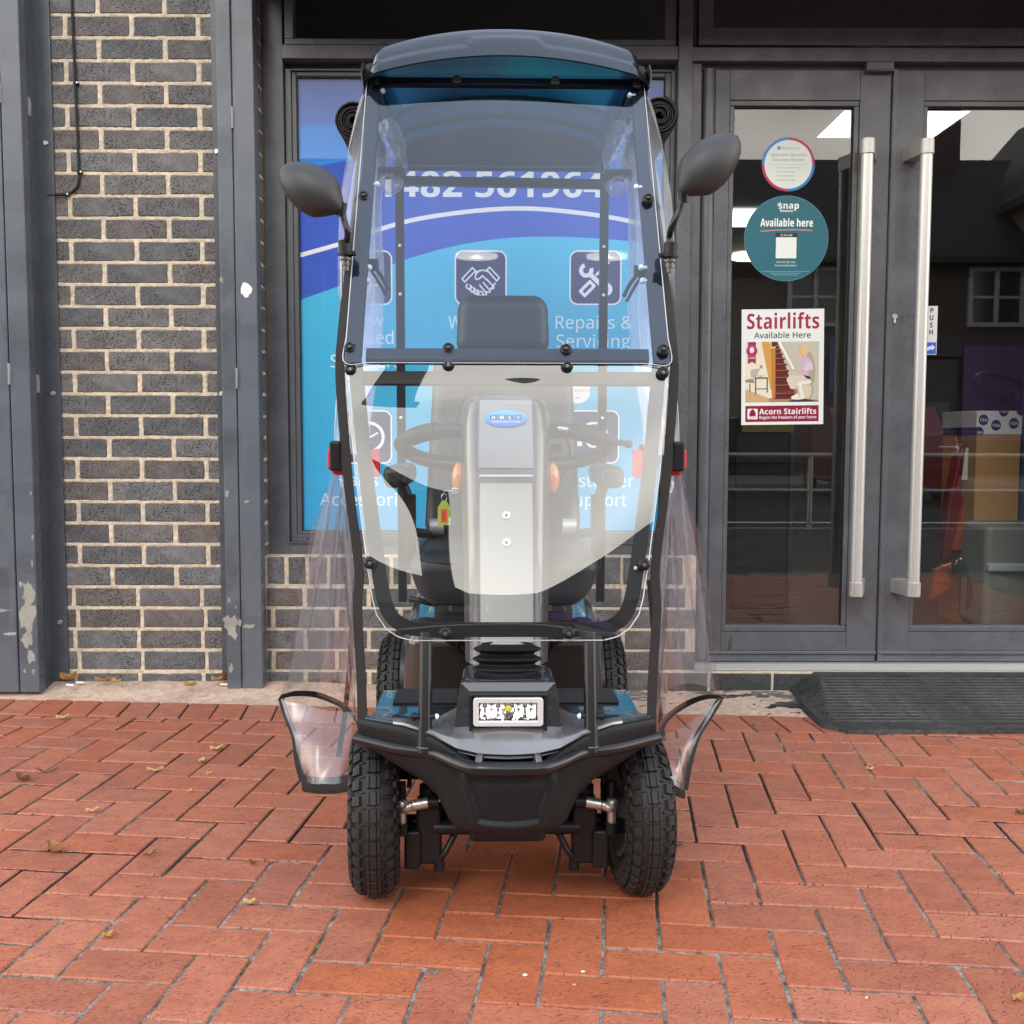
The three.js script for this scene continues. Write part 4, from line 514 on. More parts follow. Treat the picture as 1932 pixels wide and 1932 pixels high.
// front axle, steering and springs behind the bumper
part('axle', [cyl([-0.2, 0.137, -2.0], [0.2, 0.137, -2.0], 0.016), rb(-0.07, 0.07, 0.15, 0.29, -2.06, -1.86, 0.01)], M.black);
for (const s of [-1, 1]) {
  const k = (x, y, z) => [s * x, y, z];
  part('tie_rod', [cyl(k(0.185, 0.196, -1.93), k(0.07, 0.215, -1.95), 0.006), cyl(k(0.178, 0.197, -1.93), k(0.15, 0.202, -1.93), 0.0105), tube([k(0.205, 0.19, -1.935), k(0.195, 0.19, -1.93), k(0.18, 0.197, -1.93)], 0.009), cyl(k(0.2, 0.2, -1.935), k(0.2, 0.16, -1.935), 0.009), new THREE.SphereGeometry(0.012, 16, 12).translate(s * 0.2, 0.198, -1.935)], M.zinc);
  for (const ge of [new THREE.CylinderGeometry(0.012, 0.012, 0.02, 6).rotateZ(Math.PI / 2).translate(s * 0.14, 0.203, -1.93), new THREE.CylinderGeometry(0.013, 0.013, 0.022, 20).translate(s * 0.2, 0.15, -1.935), new THREE.CylinderGeometry(0.008, 0.008, 0.03, 12).translate(s * 0.2, 0.225, -1.935)]) part('lock_nut', ge, M.black);
  part('steering_knuckle', [rb(s * 0.15 - 0.024, s * 0.15 + 0.024, 0.075, 0.2, -1.99, -1.94, 0.008), rb(s * 0.18 - 0.016, s * 0.18 + 0.016, 0.07, 0.145, -1.985, -1.93, 0.006), cyl(k(0.145, 0.19, -1.97), k(0.145, 0.222, -1.97), 0.024), cyl(k(0.13, 0.062, -1.95), k(0.13, 0.085, -1.95), 0.01), cyl(k(0.19, 0.14, -1.965), k(0.24, 0.14, -1.985), 0.018)], M.black);
  part('suspension_arm', [tube([k(0.132, 0.085, -1.945), k(0.118, 0.1, -1.945), k(0.1, 0.13, -1.96)], 0.0065), cyl(k(0.14, 0.145, -1.95), k(0.07, 0.145, -1.95), 0.013)], M.black);
  part('spring', (() => { const p = []; for (let i = 0; i <= 60; i++) { const a = i / 60 * 6 * 6.283, t = i / 60; p.push(k(0.1 + 0.018 * Math.cos(a), lerp(0.17, 0.26, t), -2.0 + 0.018 * Math.sin(a))); } return tube(p, 0.0035, { seg: 240, rad: 6 }); })(), M.zinc);
  part('brake_hose', tube([k(0.175, 0.3, -2.02), k(0.185, 0.26, -1.99), k(0.19, 0.215, -1.975)], 0.0045), M.black);
}

// front bumper moulding of grained black plastic
const topY = table([[0, 0.3345], [0.064, 0.334], [0.09, 0.351], [0.132, 0.372], [0.186, 0.383], [0.268, 0.381]]), botY = table([[0, 0.2085], [0.085, 0.21], [0.1, 0.222], [0.108, 0.238], [0.121, 0.264], [0.15, 0.288], [0.198, 0.308], [0.243, 0.328], [0.268, 0.338]]);
const frontZ = (x) => -1.752 - 0.112 * Math.pow(Math.min(1, Math.abs(x) / 0.27), 1.7);
part('front_bumper', sheet(150, 72, (u, v) => {
  const x = lerp(-0.268, 0.268, u), ax = Math.abs(x), yt = topY(ax), yb = botY(ax); let z = frontZ(x), y;
  if (v < 0.12) { const t = v / 0.12; y = yt - 0.012 * (1 - t) * 1.2; return [x, y + 0.0, z - 0.03 * (1 - t) - 0.004 * (1 - t)]; }
  if (v > 0.88) { const t = (v - 0.88) / 0.12; return [x, yb + 0.012 * t * t, z - 0.012 - 0.075 * t]; }
  const t = (v - 0.12) / 0.76; y = lerp(yt, yb, t); z -= 0.012 * t * t + 0.006 * Math.pow(Math.abs(2 * t - 1), 6);
  z += 0.012 * sstep(0.12, 0.02, ax) * sstep(0, 0.4, t);
  const hw = lerp(0.052, 0.07, sstep(0.228, 0.31, y)), inside = sstep(hw + 0.006, hw - 0.004, ax) * sstep(0.222 + 0.9 * x * x, 0.2335 + 0.9 * x * x, y) * sstep(0.318, 0.3, y), rim = sstep(hw + 0.014, hw + 0.004, ax) * sstep(0.214 + 0.9 * x * x, 0.224 + 0.9 * x * x, y) * sstep(0.32, 0.3, y);
  z += 0.0045 * rim - 0.0085 * inside;
  return [x, y, z];
}, 0.004), M.texturedBlack);
part('bumper_core', [rb(-0.09, 0.09, 0.22, 0.33, -1.86, -1.79, 0.01)], M.blackMatt);
// tubular bar in front of it with its uprights
const barP = [[-0.276, 0.345, -1.868], [-0.19, 0.341, -1.815], [-0.13, 0.34, -1.79], [-0.088, 0.338, -1.742], [-0.05, 0.338, -1.712], [0.05, 0.338, -1.712], [0.088, 0.338, -1.742], [0.13, 0.34, -1.79], [0.19, 0.341, -1.815], [0.276, 0.345, -1.868]];
part('bumper_bar', [tube(barP, 0.0112, { seg: 140, rad: 18, tension: 0.35 })], M.blackGloss);
for (const s of [-1, 1]) {
  part('upright', [cyl([s * 0.147, 0.345, -1.796], [s * 0.147, 0.545, -1.845], 0.0125, 0.0125, 24), cyl([s * 0.147, 0.34, -1.795], [s * 0.147, 0.385, -1.806], 0.0135, 0.0135, 24)], M.blackGloss);
  part('weld', [new THREE.TorusGeometry(0.0128, 0.002, 8, 24).rotateX(Math.PI / 2).translate(s * 0.147, 0.351, -1.798)], M.zincDark);
  part('pinch_bolt', [cyl([s * 0.128, 0.402, -1.806], [s * 0.172, 0.402, -1.806], 0.005), new THREE.CylinderGeometry(0.008, 0.008, 0.006, 6).rotateZ(Math.PI / 2).translate(s * 0.166, 0.402, -1.806)], M.black);
  part('bolt_cap', [new THREE.SphereGeometry(0.0052, 14, 10).translate(s * 0.127, 0.402, -1.806)], M.white);
  part('tow_loop', [tube([[s * 0.048, 0.335, -1.76], [s * 0.05, 0.347, -1.75], [s * 0.053, 0.334, -1.735]], 0.0065)], M.zincDark);
}
// glossy front deck and nose
const deckY = table([[0, 0.352], [0.05, 0.3525], [0.09, 0.3585], [0.132, 0.378], [0.186, 0.387], [0.262, 0.385]]);
part('front_deck', sheet(90, 40, (u, v) => {
  const x = lerp(-0.262, 0.262, u), ax = Math.abs(x), z0 = frontZ(x) - 0.004 + 0.004 * sstep(0.1, 0, ax), z = lerp(z0, -2.215, v), y0 = deckY(ax), nose = sstep(0.145, 0.06, ax), t = (z0 - z);
  let y = lerp(y0, 0.35, sstep(0.0, 0.5, v)) + nose * 0.03 * sstep(0, 0.05, t) * sstep(0.6, 0.2, v) ; y += -0.01 * (1 - sstep(0, 0.012, t)) ; if (v === 1) y = 0.2; return [x, y, z];
}, 0.003), M.deckGloss);
part('nose_cowl', sheet(90, 24, (u, v) => {           // lighter pewter sweep below the headlight
  const x = lerp(-0.205, 0.205, u), ax = Math.abs(x), z0 = frontZ(x) + 0.001, back = lerp(0.115, 0.018, sstep(0.06, 0.2, ax)), z = z0 - v * back, y0 = deckY(ax) - 0.004 * (1 - sstep(0, 0.15, v));
  return [x, y0 + 0.002 + lerp(0.06, 0.003, sstep(0.055, 0.15, ax)) * Math.pow(v, 0.85), z];
}, 0.003), M.pewter);
// headlight housing: raised box with sloping sides
{
  const HY = 0.011, ring = (y, z, w, d, r) => { const s = []; for (let i = 0; i < 48; i++) { const a = i / 48 * 6.2832, c = Math.cos(a), q = Math.sin(a), p = 0.28; s.push([Math.sign(c) * Math.pow(Math.abs(c), p) * w, y > 0.353 ? y + HY : y, z + Math.sign(q) * Math.pow(Math.abs(q), p) * d]); } return s; };
  const R = [ring(0.352, -1.9, 0.1, 0.085), ring(0.358, -1.91, 0.098, 0.073), ring(0.4, -1.912, 0.092, 0.068), ring(0.436, -1.912, 0.0845, 0.063), ring(0.444, -1.9, 0.083, 0.072), ring(0.449, -1.896, 0.079, 0.07), ring(0.45, -1.897, 0.06, 0.055)];
  part('headlight_housing', [sheet(48, R.length - 1, (u, v) => R[Math.round(v * (R.length - 1))][(48 - Math.round(u * 48)) % 48]), new THREE.PlaneGeometry(0.125, 0.115).rotateX(-Math.PI / 2).translate(0, 0.45 + HY, -1.897)], M.deckGloss);
  { const o = shapeOf([[-0.0985, 0.352], [0.0985, 0.352], [0.083, 0.4475], [-0.083, 0.4475]]); o.holes.push(new THREE.Path([[-0.0685, 0.3615], [-0.0685, 0.4345], [0.0685, 0.4345], [0.0685, 0.3615]].map(([x, y]) => new THREE.Vector2(x, y)))); const g = new THREE.ExtrudeGeometry(o, { depth: 0.04, bevelEnabled: true, bevelSize: 0.0015, bevelThickness: 0.0015, bevelSegments: 3 }), p = g.attributes.position; for (let i = 0; i < p.count; i++) p.setZ(i, p.getZ(i) - 1.846 - 0.012 * sstep(0.04, 0.1, Math.abs(p.getX(i))) - 0.1 * (p.getY(i) - 0.4)); g.translate(0, HY, 0); g.computeVertexNormals(); part('lamp_surround', g, M.deckGloss); }
  const zf = -1.7985, hl = new THREE.Group(); hl.name = 'headlight'; hl.position.y = HY; scooter.add(hl);
  const H = (n, g, m) => part(n, g, m, hl);
  H('surround', [rb(-0.069, -0.0635, 0.366, 0.432, zf - 0.05, zf + 0.002, 0.002), rb(0.0635, 0.069, 0.366, 0.432, zf - 0.05, zf + 0.002, 0.002), rb(-0.069, 0.069, 0.428, 0.4345, zf - 0.05, zf + 0.004, 0.003), rb(-0.066, 0.066, 0.36, 0.3745, zf - 0.05, zf - 0.006, 0.003), rb(-0.066, 0.066, 0.36, 0.432, zf - 0.05, zf - 0.034, 0.002)], M.blackGloss);
  H('lower_strip', [rb(-0.052, 0.052, 0.3645, 0.3705, zf - 0.006, zf - 0.004, 0.002)], M.deckGloss);
  const rrect = (w, h, r) => { const s = new THREE.Shape(); s.moveTo(-w + r, -h); s.lineTo(w - r, -h); s.absarc(w - r, -h + r, r, -Math.PI / 2, 0); s.lineTo(w, h - r); s.absarc(w - r, h - r, r, 0, Math.PI / 2); s.lineTo(-w + r, h); s.absarc(-w + r, h - r, r, Math.PI / 2, Math.PI); s.lineTo(-w, -h + r); s.absarc(-w + r, -h + r, r, Math.PI, Math.PI * 1.5); return s; };
  const bz = rrect(0.0605, 0.0245, 0.005); bz.holes.push(new THREE.Path(rrect(0.053, 0.0175, 0.003).getPoints(8)));
  H('bezel', extrude(bz, 0.006, 0.0012).translate(0, 0.4015, zf - 0.003), std(rgb(0.82, 0.82, 0.82), 0.22, { metalness: 0.4 }));
  const fac = []; for (let i = -4; i <= 4; i++) if (Math.abs(i) > 0) for (let k = 0; k < 2; k++) fac.push(new THREE.CylinderGeometry(0.011, 0.011, 0.019, 12, 1, true, -0.55, 1.1).rotateX(-0.42).rotateY((i % 2 ? 1 : -1) * (0.3 + 0.1 * k)).translate(i * 0.0118, 0.392 + k * 0.018, zf - 0.021));
  for (let i = 0; i < 16; i++) fac.push(new THREE.OctahedronGeometry(0.0036).rotateX(0.4 * i).translate(-0.049 + i * 0.0065, 0.3865 + 0.0012 * ((i * 7) % 3), zf - 0.006));
  H('reflector', [bx(-0.054, 0.054, 0.383, 0.42, zf - 0.024, zf - 0.02), new THREE.LatheGeometry([[0.004, -0.008], [0.008, -0.006], [0.011, 0], [0.0125, 0.006]].map(([a, b]) => new THREE.Vector2(a, b)), 28).rotateX(Math.PI / 2).translate(0, 0.404, zf - 0.011), ...fac], M.reflector);
  H('light_diode', [new THREE.SphereGeometry(0.0052, 16, 10).scale(1, 1, 0.5).translate(0, 0.4055, zf - 0.008)], std(rgb(0.8, 0.72, 0.02), 0.3));
  H('lens', new THREE.PlaneGeometry(0.106, 0.035).translate(0, 0.4015, zf + 0.0015), phy(rgb(1, 1, 1), 0, { transmission: 1, thickness: 0, ior: 1.45 }));
}
for (const s of [-1, 1]) part('foot_mat', rb(s * 0.166 - 0.066, s * 0.166 + 0.066, 0.35, 0.356, -2.2, -2.09, 0.003), std(rgb(0.02, 0.021, 0.022), 0.75, { bumpMap: stip, bumpScale: 0.001 }));
part('floor_pan', [rb(-0.235, 0.235, 0.17, 0.2, -2.75, -2.15, 0.01), rb(-0.15, 0.15, 0.1, 0.2, -3.1, -2.05, 0.02)], M.blackMatt);
// bellows and tiller
part('steering_bellows', [new THREE.LatheGeometry((() => { const p = []; for (let i = 0; i <= 60; i++) { const t = i / 60; p.push(new THREE.Vector2(lerp(0.056, 0.05, t) + 0.0065 * Math.sin(t * 6.283 * 4 - 1.2) + (t < 0.03 ? 0.01 : 0), t * 0.075)); } return p; })(), 48).scale(1.12, 1, 0.8).rotateX(-0.12).translate(0, 0.432, -1.93)], M.rubberDark);
part('bellows_screw', [-1, 1].map((s) => new THREE.SphereGeometry(0.005, 12, 8).scale(1.3, 0.5, 1).translate(s * 0.0165, 0.4485, -1.872)), M.chrome);
const tz = (y) => -1.965 - (y - 0.49) * 0.52;         // front face of the tiller leans back
{
  const col = (y, w, d) => { const z = tz(y), pts = [[0.6, 0], [0.72, -0.006], [0.86, -0.02], [0.97, -0.042], [1, -0.06], [0.97, -d + 0.012], [0.82, -d], [0, -d]], all = [...pts.map(([a, b]) => [a * w, y, z + b]), ...pts.slice(0, -1).reverse().map(([a, b]) => [-a * w, y, z + b])]; return all; };
  const hw = table([[0.46, 0.081], [0.7, 0.0895], [0.87, 0.097], [0.93, 0.097], [0.965, 0.092], [0.98, 0.079], [0.986, 0.052]]), ys = [0.46, 0.52, 0.6, 0.7, 0.8, 0.86, 0.9, 0.93, 0.95, 0.965, 0.975, 0.982, 0.986], rows = ys.map((y, i) => col(y, hw(y), i > 10 ? 0.06 : 0.1)), n = rows[0].length;
  part('tiller_column', [sheet(n, ys.length - 1, (u, v) => rows[Math.round(v * (ys.length - 1))][Math.round(u * n) % n]), sheet(n, 1, (u, v) => { const p = rows[ys.length - 1][Math.round(u * n) % n]; return v ? [0, 0.988, tz(0.986) - 0.03] : p; })].map((g) => { g.index && g.deleteAttribute('normal'); return toCreasedNormals(prep(mergeVertices(g)), 0.9); }), M.tiller);
  const plate = (y0, y1, w0, w1, th) => sheet(10, 12, (u, v) => { const y = lerp(y0, y1, v), w = lerp(w0, w1, v), x = lerp(-w, w, u); return [x, y, tz(y) + 0.0035 - 0.35 * x * x]; }, th);
  part('tiller_plate', plate(0.461, 0.8, 0.05, 0.0535, 0.004), M.plate);
  part('upper_plate', plate(0.831, 0.972, 0.0565, 0.055, 0.004), M.plate);
  part('trim_strip', [plate(0.8135, 0.8175, 0.055, 0.055, 0.003)], M.aluCap);
  for (const py of [970, 1018]) { const y = at(957, py, -2.12).y; part('plate_screw', [new THREE.CylinderGeometry(0.0075, 0.0075, 0.003, 24).rotateX(Math.PI / 2).rotateX(-0.48).translate(0, y, tz(y) + 0.0045), new THREE.TorusGeometry(0.0085, 0.0012, 8, 28).rotateX(-0.48).translate(0, y, tz(y) + 0.0045)], M.aluCap); part('screw_slot', [new THREE.CylinderGeometry(0.0032, 0.0032, 0.001, 6).rotateX(Math.PI / 2).rotateX(-0.48).translate(0, y, tz(y) + 0.0062)], M.gasket); }
  const bt = canvasTex(512, 224, (g, w, h) => { const gr = g.createLinearGradient(0, 0, 0, h); gr.addColorStop(0, '#5cc0f0'); gr.addColorStop(0.45, '#2f9ae6'); gr.addColorStop(1, '#3d55cc'); g.fillStyle = gr; g.fillRect(0, 0, w, h); 'HMC'.split('').forEach((c, i) => { g.fillStyle = '#28406e'; g.beginPath(); g.roundRect(62 + i * 100, 62, 88, 66, 6); g.fill(); g.fillStyle = '#f4f8fc'; g.font = 'bold 62px sans-serif'; g.textAlign = 'center'; g.fillText(c, 106 + i * 100, 118); }); g.fillStyle = '#28406e'; g.beginPath(); g.roundRect(362, 62, 88, 66, 6); g.fill(); g.fillStyle = '#8fa6bc'; g.beginPath(); g.moveTo(378, 112); g.lineTo(392, 78); g.lineTo(418, 72); g.lineTo(440, 92); g.lineTo(424, 100); g.lineTo(416, 120); g.lineTo(402, 104); g.fill(); g.fillStyle = '#cfe2f6'; g.font = 'bold 27px sans-serif'; g.textAlign = 'center'; g.fillText('HUMBER MOBILITY CENTRE', 256, 164, 386); }, { rep: false });
  const by = at(957, 790, -2.19).y, bg = new THREE.CylinderGeometry(1, 1, 0.0012, 64).rotateX(Math.PI / 2), p = bg.attributes.position, uv = bg.attributes.uv; for (let i = 0; i < p.count; i++) uv.setXY(i, p.getX(i) / 2 + 0.5, p.getY(i) / 2 + 0.5);
  part('badge', bg.scale(0.044, 0.0195, 1).rotateX(-0.48).translate(0.0, by, tz(by) + 0.006), std(rgb(1, 1, 1), 0.3, { map: bt }), scooter, true);
}
// handlebar loop, lever, indicators
const zb = -2.235;
for (const s of [-1, 1]) {
  part('handlebar', tube([[s * 0.07, 0.905, zb - 0.02], [s * 0.13, 0.908, zb - 0.03], [s * 0.19, 0.9, zb - 0.055], [s * 0.228, 0.885, zb - 0.11], [s * 0.235, 0.87, zb - 0.16], [s * 0.205, 0.85, zb - 0.17], [s * 0.15, 0.838, zb - 0.1], [s * 0.11, 0.835, zb - 0.06], [s * 0.07, 0.835, zb - 0.03]], 0.0165, { seg: 80, rad: 16 }), M.black);
  part('grip', tube([[s * 0.15, 0.907, zb - 0.035], [s * 0.18, 0.902, zb - 0.05], [s * 0.205, 0.894, zb - 0.075]], 0.0195, { seg: 20, rad: 16 }), M.rubberDark);
  part('indicator', new THREE.SphereGeometry(0.0215, 24, 16).scale(0.75, 1.55, 1).translate(s * 0.0985, 0.808, tz(0.808) - 0.072), M.orange);
}
part('brake_lever', [tube([S(1052, 806, -2.25), S(1090, 818, -2.235), S(1135, 829, -2.235), S(1186, 838, -2.24)], 0.0062, { seg: 30 }), new THREE.SphereGeometry(0.009, 14, 10).translate(...S(1186, 838, -2.24).toArray()), rb(0.09, 0.125, 0.86, 0.88, -2.3, -2.28, 0.004)], M.black);
part('lever_cable_end', [cyl(S(1052, 808, -2.23), S(1072, 811, -2.23), 0.0055)], M.zinc);
part('control_panel', [rb(-0.085, 0.085, 0.9, 0.975, -2.33, -2.255, 0.02, 4)], M.black);

for (const s of [-1, 1]) part('control_cable', tube([[s * 0.06, 0.5, -2.1], [s * 0.1, 0.46, -2.2], [s * 0.09, 0.4, -2.35], [s * 0.04, 0.36, -2.5]], 0.006), M.blackMatt);
part('brake_cable', tube([S(1060, 812, -2.24), S(1075, 850, -2.3), S(1060, 900, -2.33), S(1030, 960, -2.3)], 0.0035), M.black);
// seat
function cushion(w, h, d, r, fn) { const g = new RoundedBoxGeometry(w, h, d, 10, r), p = g.attributes.position; const q = mergeVertices((g.deleteAttribute('normal'), g.deleteAttribute('uv'), g)); const P = q.attributes.position; for (let i = 0; i < P.count; i++) P.setXYZ(i, ...fn(P.getX(i), P.getY(i), P.getZ(i))); q.computeVertexNormals(); return q; }
part('seat_cushion', cushion(0.45, 0.135, 0.43, 0.045, (x, y, z) => [x * (1 - 0.14 * sstep(0.02, -0.07, y)), y + 0.012 * Math.cos(x / 0.225 * 1.6) * (y > 0 ? -1 : 0) + (z > 0.1 ? -0.012 * sstep(0.1, 0.22, z) : 0) + 0.57, z - 2.63]), M.leather);
part('seat_piping', [tube([[-0.215, 0.612, -2.6], [-0.205, 0.613, -2.45], [-0.17, 0.603, -2.424], [0, 0.592, -2.413], [0.17, 0.603, -2.424], [0.205, 0.613, -2.45], [0.215, 0.612, -2.6]], 0.0035, { seg: 80 })], M.leather);
part('backrest', cushion(0.46, 0.52, 0.11, 0.05, (x, y, z) => [x * (0.8 + 0.2 * sstep(0.26, -0.02, y) - 0.12 * sstep(-0.1, -0.26, y)), y + 0.87, z - 2.83 + 0.04 * Math.pow(Math.abs(x) / 0.23, 2) - 0.14 * (y + 0.26) + (z > 0 ? 0.02 * sstep(0.0, -0.2, y) * sstep(0.26, 0.1, Math.abs(x) * 1.4) : 0)]), M.leather);
for (const s of [-1, 1]) part('seam', tube([[s * 0.075, 1.06, -2.815], [s * 0.11, 1.0, -2.79], [s * 0.135, 0.9, -2.762], [s * 0.14, 0.8, -2.75], [s * 0.09, 0.7, -2.742]], 0.0025, { seg: 50, rad: 6 }), M.leather);
part('headrest', cushion(0.252, 0.165, 0.085, 0.04, (x, y, z) => [x * (1 - 0.05 * sstep(0, 0.08, y)), y + 1.195, z - 2.87 + 0.9 * x * x * 0.6]), M.leather);
for (const s of [-1, 1]) part('headrest_post', cyl([s * 0.04, 1.06, -2.86], [s * 0.04, 1.14, -2.87], 0.006), M.chrome);
part('seat_base', [rb(-0.17, 0.17, 0.43, 0.5, -2.78, -2.5, 0.03), rb(-0.15, -0.07, 0.38, 0.5, -2.62, -2.5, 0.03), rb(0.07, 0.15, 0.38, 0.5, -2.62, -2.5, 0.03), cyl([0, 0.25, -2.65], [0, 0.52, -2.65], 0.05)], M.blackMatt);
part('seat_lever', [tube([S(772, 1130, -2.5), S(800, 1135, -2.5), S(825, 1142, -2.55)], 0.007)], M.black);
for (const s of [-1, 1]) {
  const k = (px, py, z) => { const v = S(px, py, z); return [s * Math.abs(v.x), v.y, v.z]; };
  part('armrest', rb(s * 0.262 - 0.03, s * 0.262 + 0.03, 0.77, 0.825, -2.82, -2.5, 0.02, 4), M.leather);
  part('armrest_frame', [tube([[s * 0.255, 0.775, -2.62], [s * 0.24, 0.73, -2.62], [s * 0.235, 0.62, -2.62], [s * 0.235, 0.56, -2.64]], 0.0135), rb(s * 0.238 - 0.017, s * 0.238 + 0.017, 0.66, 0.75, -2.63, -2.6, 0.004), tube([[s * 0.232, 0.655, -2.62], [s * 0.2, 0.645, -2.68], [s * 0.17, 0.645, -2.76]], 0.012)], M.black);
  part('recliner_knob', cyl([s * 0.155, 0.66, -2.7], [s * 0.19, 0.66, -2.7], 0.022), M.aluCap);
}
// rear body
{
  const body = cushion(0.5, 0.24, 0.62, 0.05, (x, y, z) => [x * (1 + 0.03 * sstep(0.1, -0.1, y)), y + 0.295 + 0.03 * sstep(-0.1, -0.3, z), z - 2.9]);
  part('rear_body', [body], M.brown);
  for (const s of [-1, 1]) part('body_shoulder', cushion(0.1, 0.11, 0.5, 0.045, (x, y, z) => [x + s * 0.205, y + 0.4 - 0.03 * sstep(0.1, 0.25, z), z - 2.86]), M.brown);
  part('rear_mudguard', [-1, 1].map((s) => sheet(24, 6, (u, v) => { const a = lerp(-0.2, Math.PI + 0.1, u), r = 0.192; return [s * lerp(0.2, 0.278, v), 0.175 + Math.sin(a) * r, -2.96 + Math.cos(a) * r]; }, s * 0.004)), M.blackGloss);
  part('battery_cover', [rb(-0.14, 0.14, 0.41, 0.45, -3.1, -2.7, 0.02)], M.blackGloss);
}

// ----- weather canopy -----
const roofZ0 = -2.275, roofZ1 = -3.22;
const arch = (x, z) => lerp(1.774, 1.828, (z - roofZ0) / (roofZ1 - roofZ0)) - 0.049 * Math.pow(Math.abs(x) / 0.295, 2.1) - 0.035 * sstep(0.272, 0.307, Math.abs(x));
part('roof_panel', sheet(60, 30, (u, v) => { const x = lerp(-0.305, 0.305, u), z = lerp(roofZ0 - 0.05, roofZ1, v); return [x, arch(x, z), z]; }), M.roof);
part('roof_front_lip', sheet(80, 12, (u, v) => { const x = lerp(-0.307, 0.307, u), t = v, edge = sstep(0.27, 0.307, Math.abs(x)), top = arch(x, roofZ0), bot = 1.6965 - 0.047 * Math.pow(Math.abs(x) / 0.307, 2); let y = lerp(top, Math.min(bot, top - 0.016), t), z = roofZ0 + lerp(-0.052, 0.012, Math.pow(t, 0.85)) - 0.03 * edge; const n = sstep(0.082, 0.072, Math.abs(x)), ln = lerp(0.62, 0.34, n); z += 0.003 * sstep(ln - 0.05, ln + 0.02, t); return [x, y, z]; }, 0.0035), M.roofLip);
part('roof_rear_lip', sheet(50, 8, (u, v) => { const x = lerp(-0.305, 0.305, u), top = arch(x, roofZ1); return [x, lerp(1.7, top, v), roofZ1 - 0.02 * Math.sin(v * 3.14)]; }, 0.004), M.roofLip);
for (const s of [-1, 1]) part('roof_side_lip', sheet(30, 4, (u, v) => { const z = lerp(roofZ0, roofZ1, u), x = s * (0.305 + 0.004 * Math.sin(v * 3.14)); return [x, arch(0.305, z) - 0.045 * v * s * s, z]; }, 0.003), M.roofLip);
const frameBox = (a, b, w = 0.022) => { const d = b.clone().sub(a), l = d.length(); return new RoundedBoxGeometry(w, l, w, 2, 0.003).applyQuaternion(new THREE.Quaternion().setFromUnitVectors(V(0, 1, 0), d.normalize())).translate(...a.clone().add(b).multiplyScalar(0.5).toArray()); };
for (const z of [-2.88, -3.08]) part('roof_rib', sheet(40, 1, (u, v) => { const x = lerp(-0.285, 0.285, u); return [x, arch(x, z) - 0.006, z + lerp(-0.012, 0.012, v)]; }, 0.01), M.black);
for (const s of [-1, 1]) {
  part('roof_rail', [frameBox(V(s * 0.285, 1.662, -2.32), V(s * 0.288, 1.7, -3.2))], M.black);
  part('rear_post', [frameBox(V(s * 0.3, 1.7, -3.1), V(s * 0.297, 0.4, -3.1), 0.025)], M.black);
  for (const y of [1.31, 1.45, 0.95]) part('post_rivet', new THREE.SphereGeometry(0.005, 12, 8).translate(s * 0.298, y, -3.087), M.white);
}
part('rear_cross_bar', [frameBox(V(-0.3, 1.638, -3.1), V(0.3, 1.632, -3.1), 0.026), frameBox(V(-0.3, 1.715, -3.18), V(0.3, 1.715, -3.18), 0.026)], M.black);
// screens: upper leans back, lower nearly upright
const upW = 0.2995, Uy = (v) => lerp(1.03, 1.676, v), Uz = (v) => lerp(-1.922, -2.318, v);
const U = (u, v, o = 0) => { const x = lerp(-upW, upW, u), n = [0.0, 0.515, 0.857]; return [x, Uy(v) + n[1] * o, Uz(v) + n[2] * o]; };
part('upper_screen', sheet(24, 24, (u, v) => U(u, v, 0.004 * Math.sin(u * Math.PI) + 0.0007 * Math.sin(u * 9 + v * 4))), M.screenUp);
part('screen_edge', tube([U(0, 1), U(0, 0), U(1, 0), U(1, 1)].map((p) => V(...p)).flatMap((p, i, a) => (i < 3 ? Array.from({ length: 12 }, (_, k) => p.clone().lerp(a[i + 1], k / 12)) : [p])), 0.001, { seg: 200, rad: 6 }), M.screenEdge);
const bars = (list, m = M.black, name = 'screen_frame') => part(name, list, m);
const flatBar = (a, b, w, t, n) => { const d = b.clone().sub(a), l = d.length(), y = d.normalize(), zz = n.clone().addScaledVector(y, -n.dot(y)).normalize(), x = y.clone().cross(zz); return new RoundedBoxGeometry(w, l, t, 2, 0.002).applyMatrix4(new THREE.Matrix4().makeBasis(x, y, zz)).translate(...a.clone().add(b).multiplyScalar(0.5).toArray()); };
const nU = V(0, 0.515, 0.857);
for (const s of [0, 1]) { const sg = s ? 1 : -1; bars([flatBar(V(sg * 0.285, ...U(0, 0, -0.012).slice(1)), V(sg * 0.285, ...U(0, 1.0, -0.012).slice(1)), 0.029, 0.018, nU)], M.black, 'screen_post'); }
bars([flatBar(V(-0.285, ...U(0, 0.985, -0.01).slice(1)), V(0.285, ...U(0, 0.985, -0.01).slice(1)), 0.022, 0.012, nU)], M.black, 'upper_bar');
bars([flatBar(V(-0.262, ...U(0, 0.03, -0.012).slice(1)), V(0.262, ...U(0, 0.03, -0.012).slice(1)), 0.026, 0.018, nU)], M.black, 'middle_bar');
const lw = table([[0, 0.17], [0.012, 0.195], [0.04, 0.2165], [0.09, 0.234], [0.15, 0.2425], [0.28, 0.2535], [0.6, 0.277], [1, 0.299]]), Ly = (v) => lerp(0.5335, 1.026, v), Lz = (v) => lerp(-1.828, -1.93, v);
const Lo = (u, v, o = 0) => [lerp(-lw(v), lw(v), u), Ly(v) + 0.2 * o, Lz(v) + 0.98 * o];
part('lower_screen', sheet(50, 60, (u, v) => { const x = (u - 0.5) * 2; return Lo(u, v, 0.002 * (1 - x * x) + 0.018 * (0.5 - v) * (x > 0 ? 1 - x * x : 1 - 0.55 * x * x) * sstep(1.05, 0.8, v) * sstep(-0.05, 0.15, v) + 0.00022 * Math.sin(u * 13 - v * 6) * sstep(0.04, 0.4, v)); }), M.screenLow);
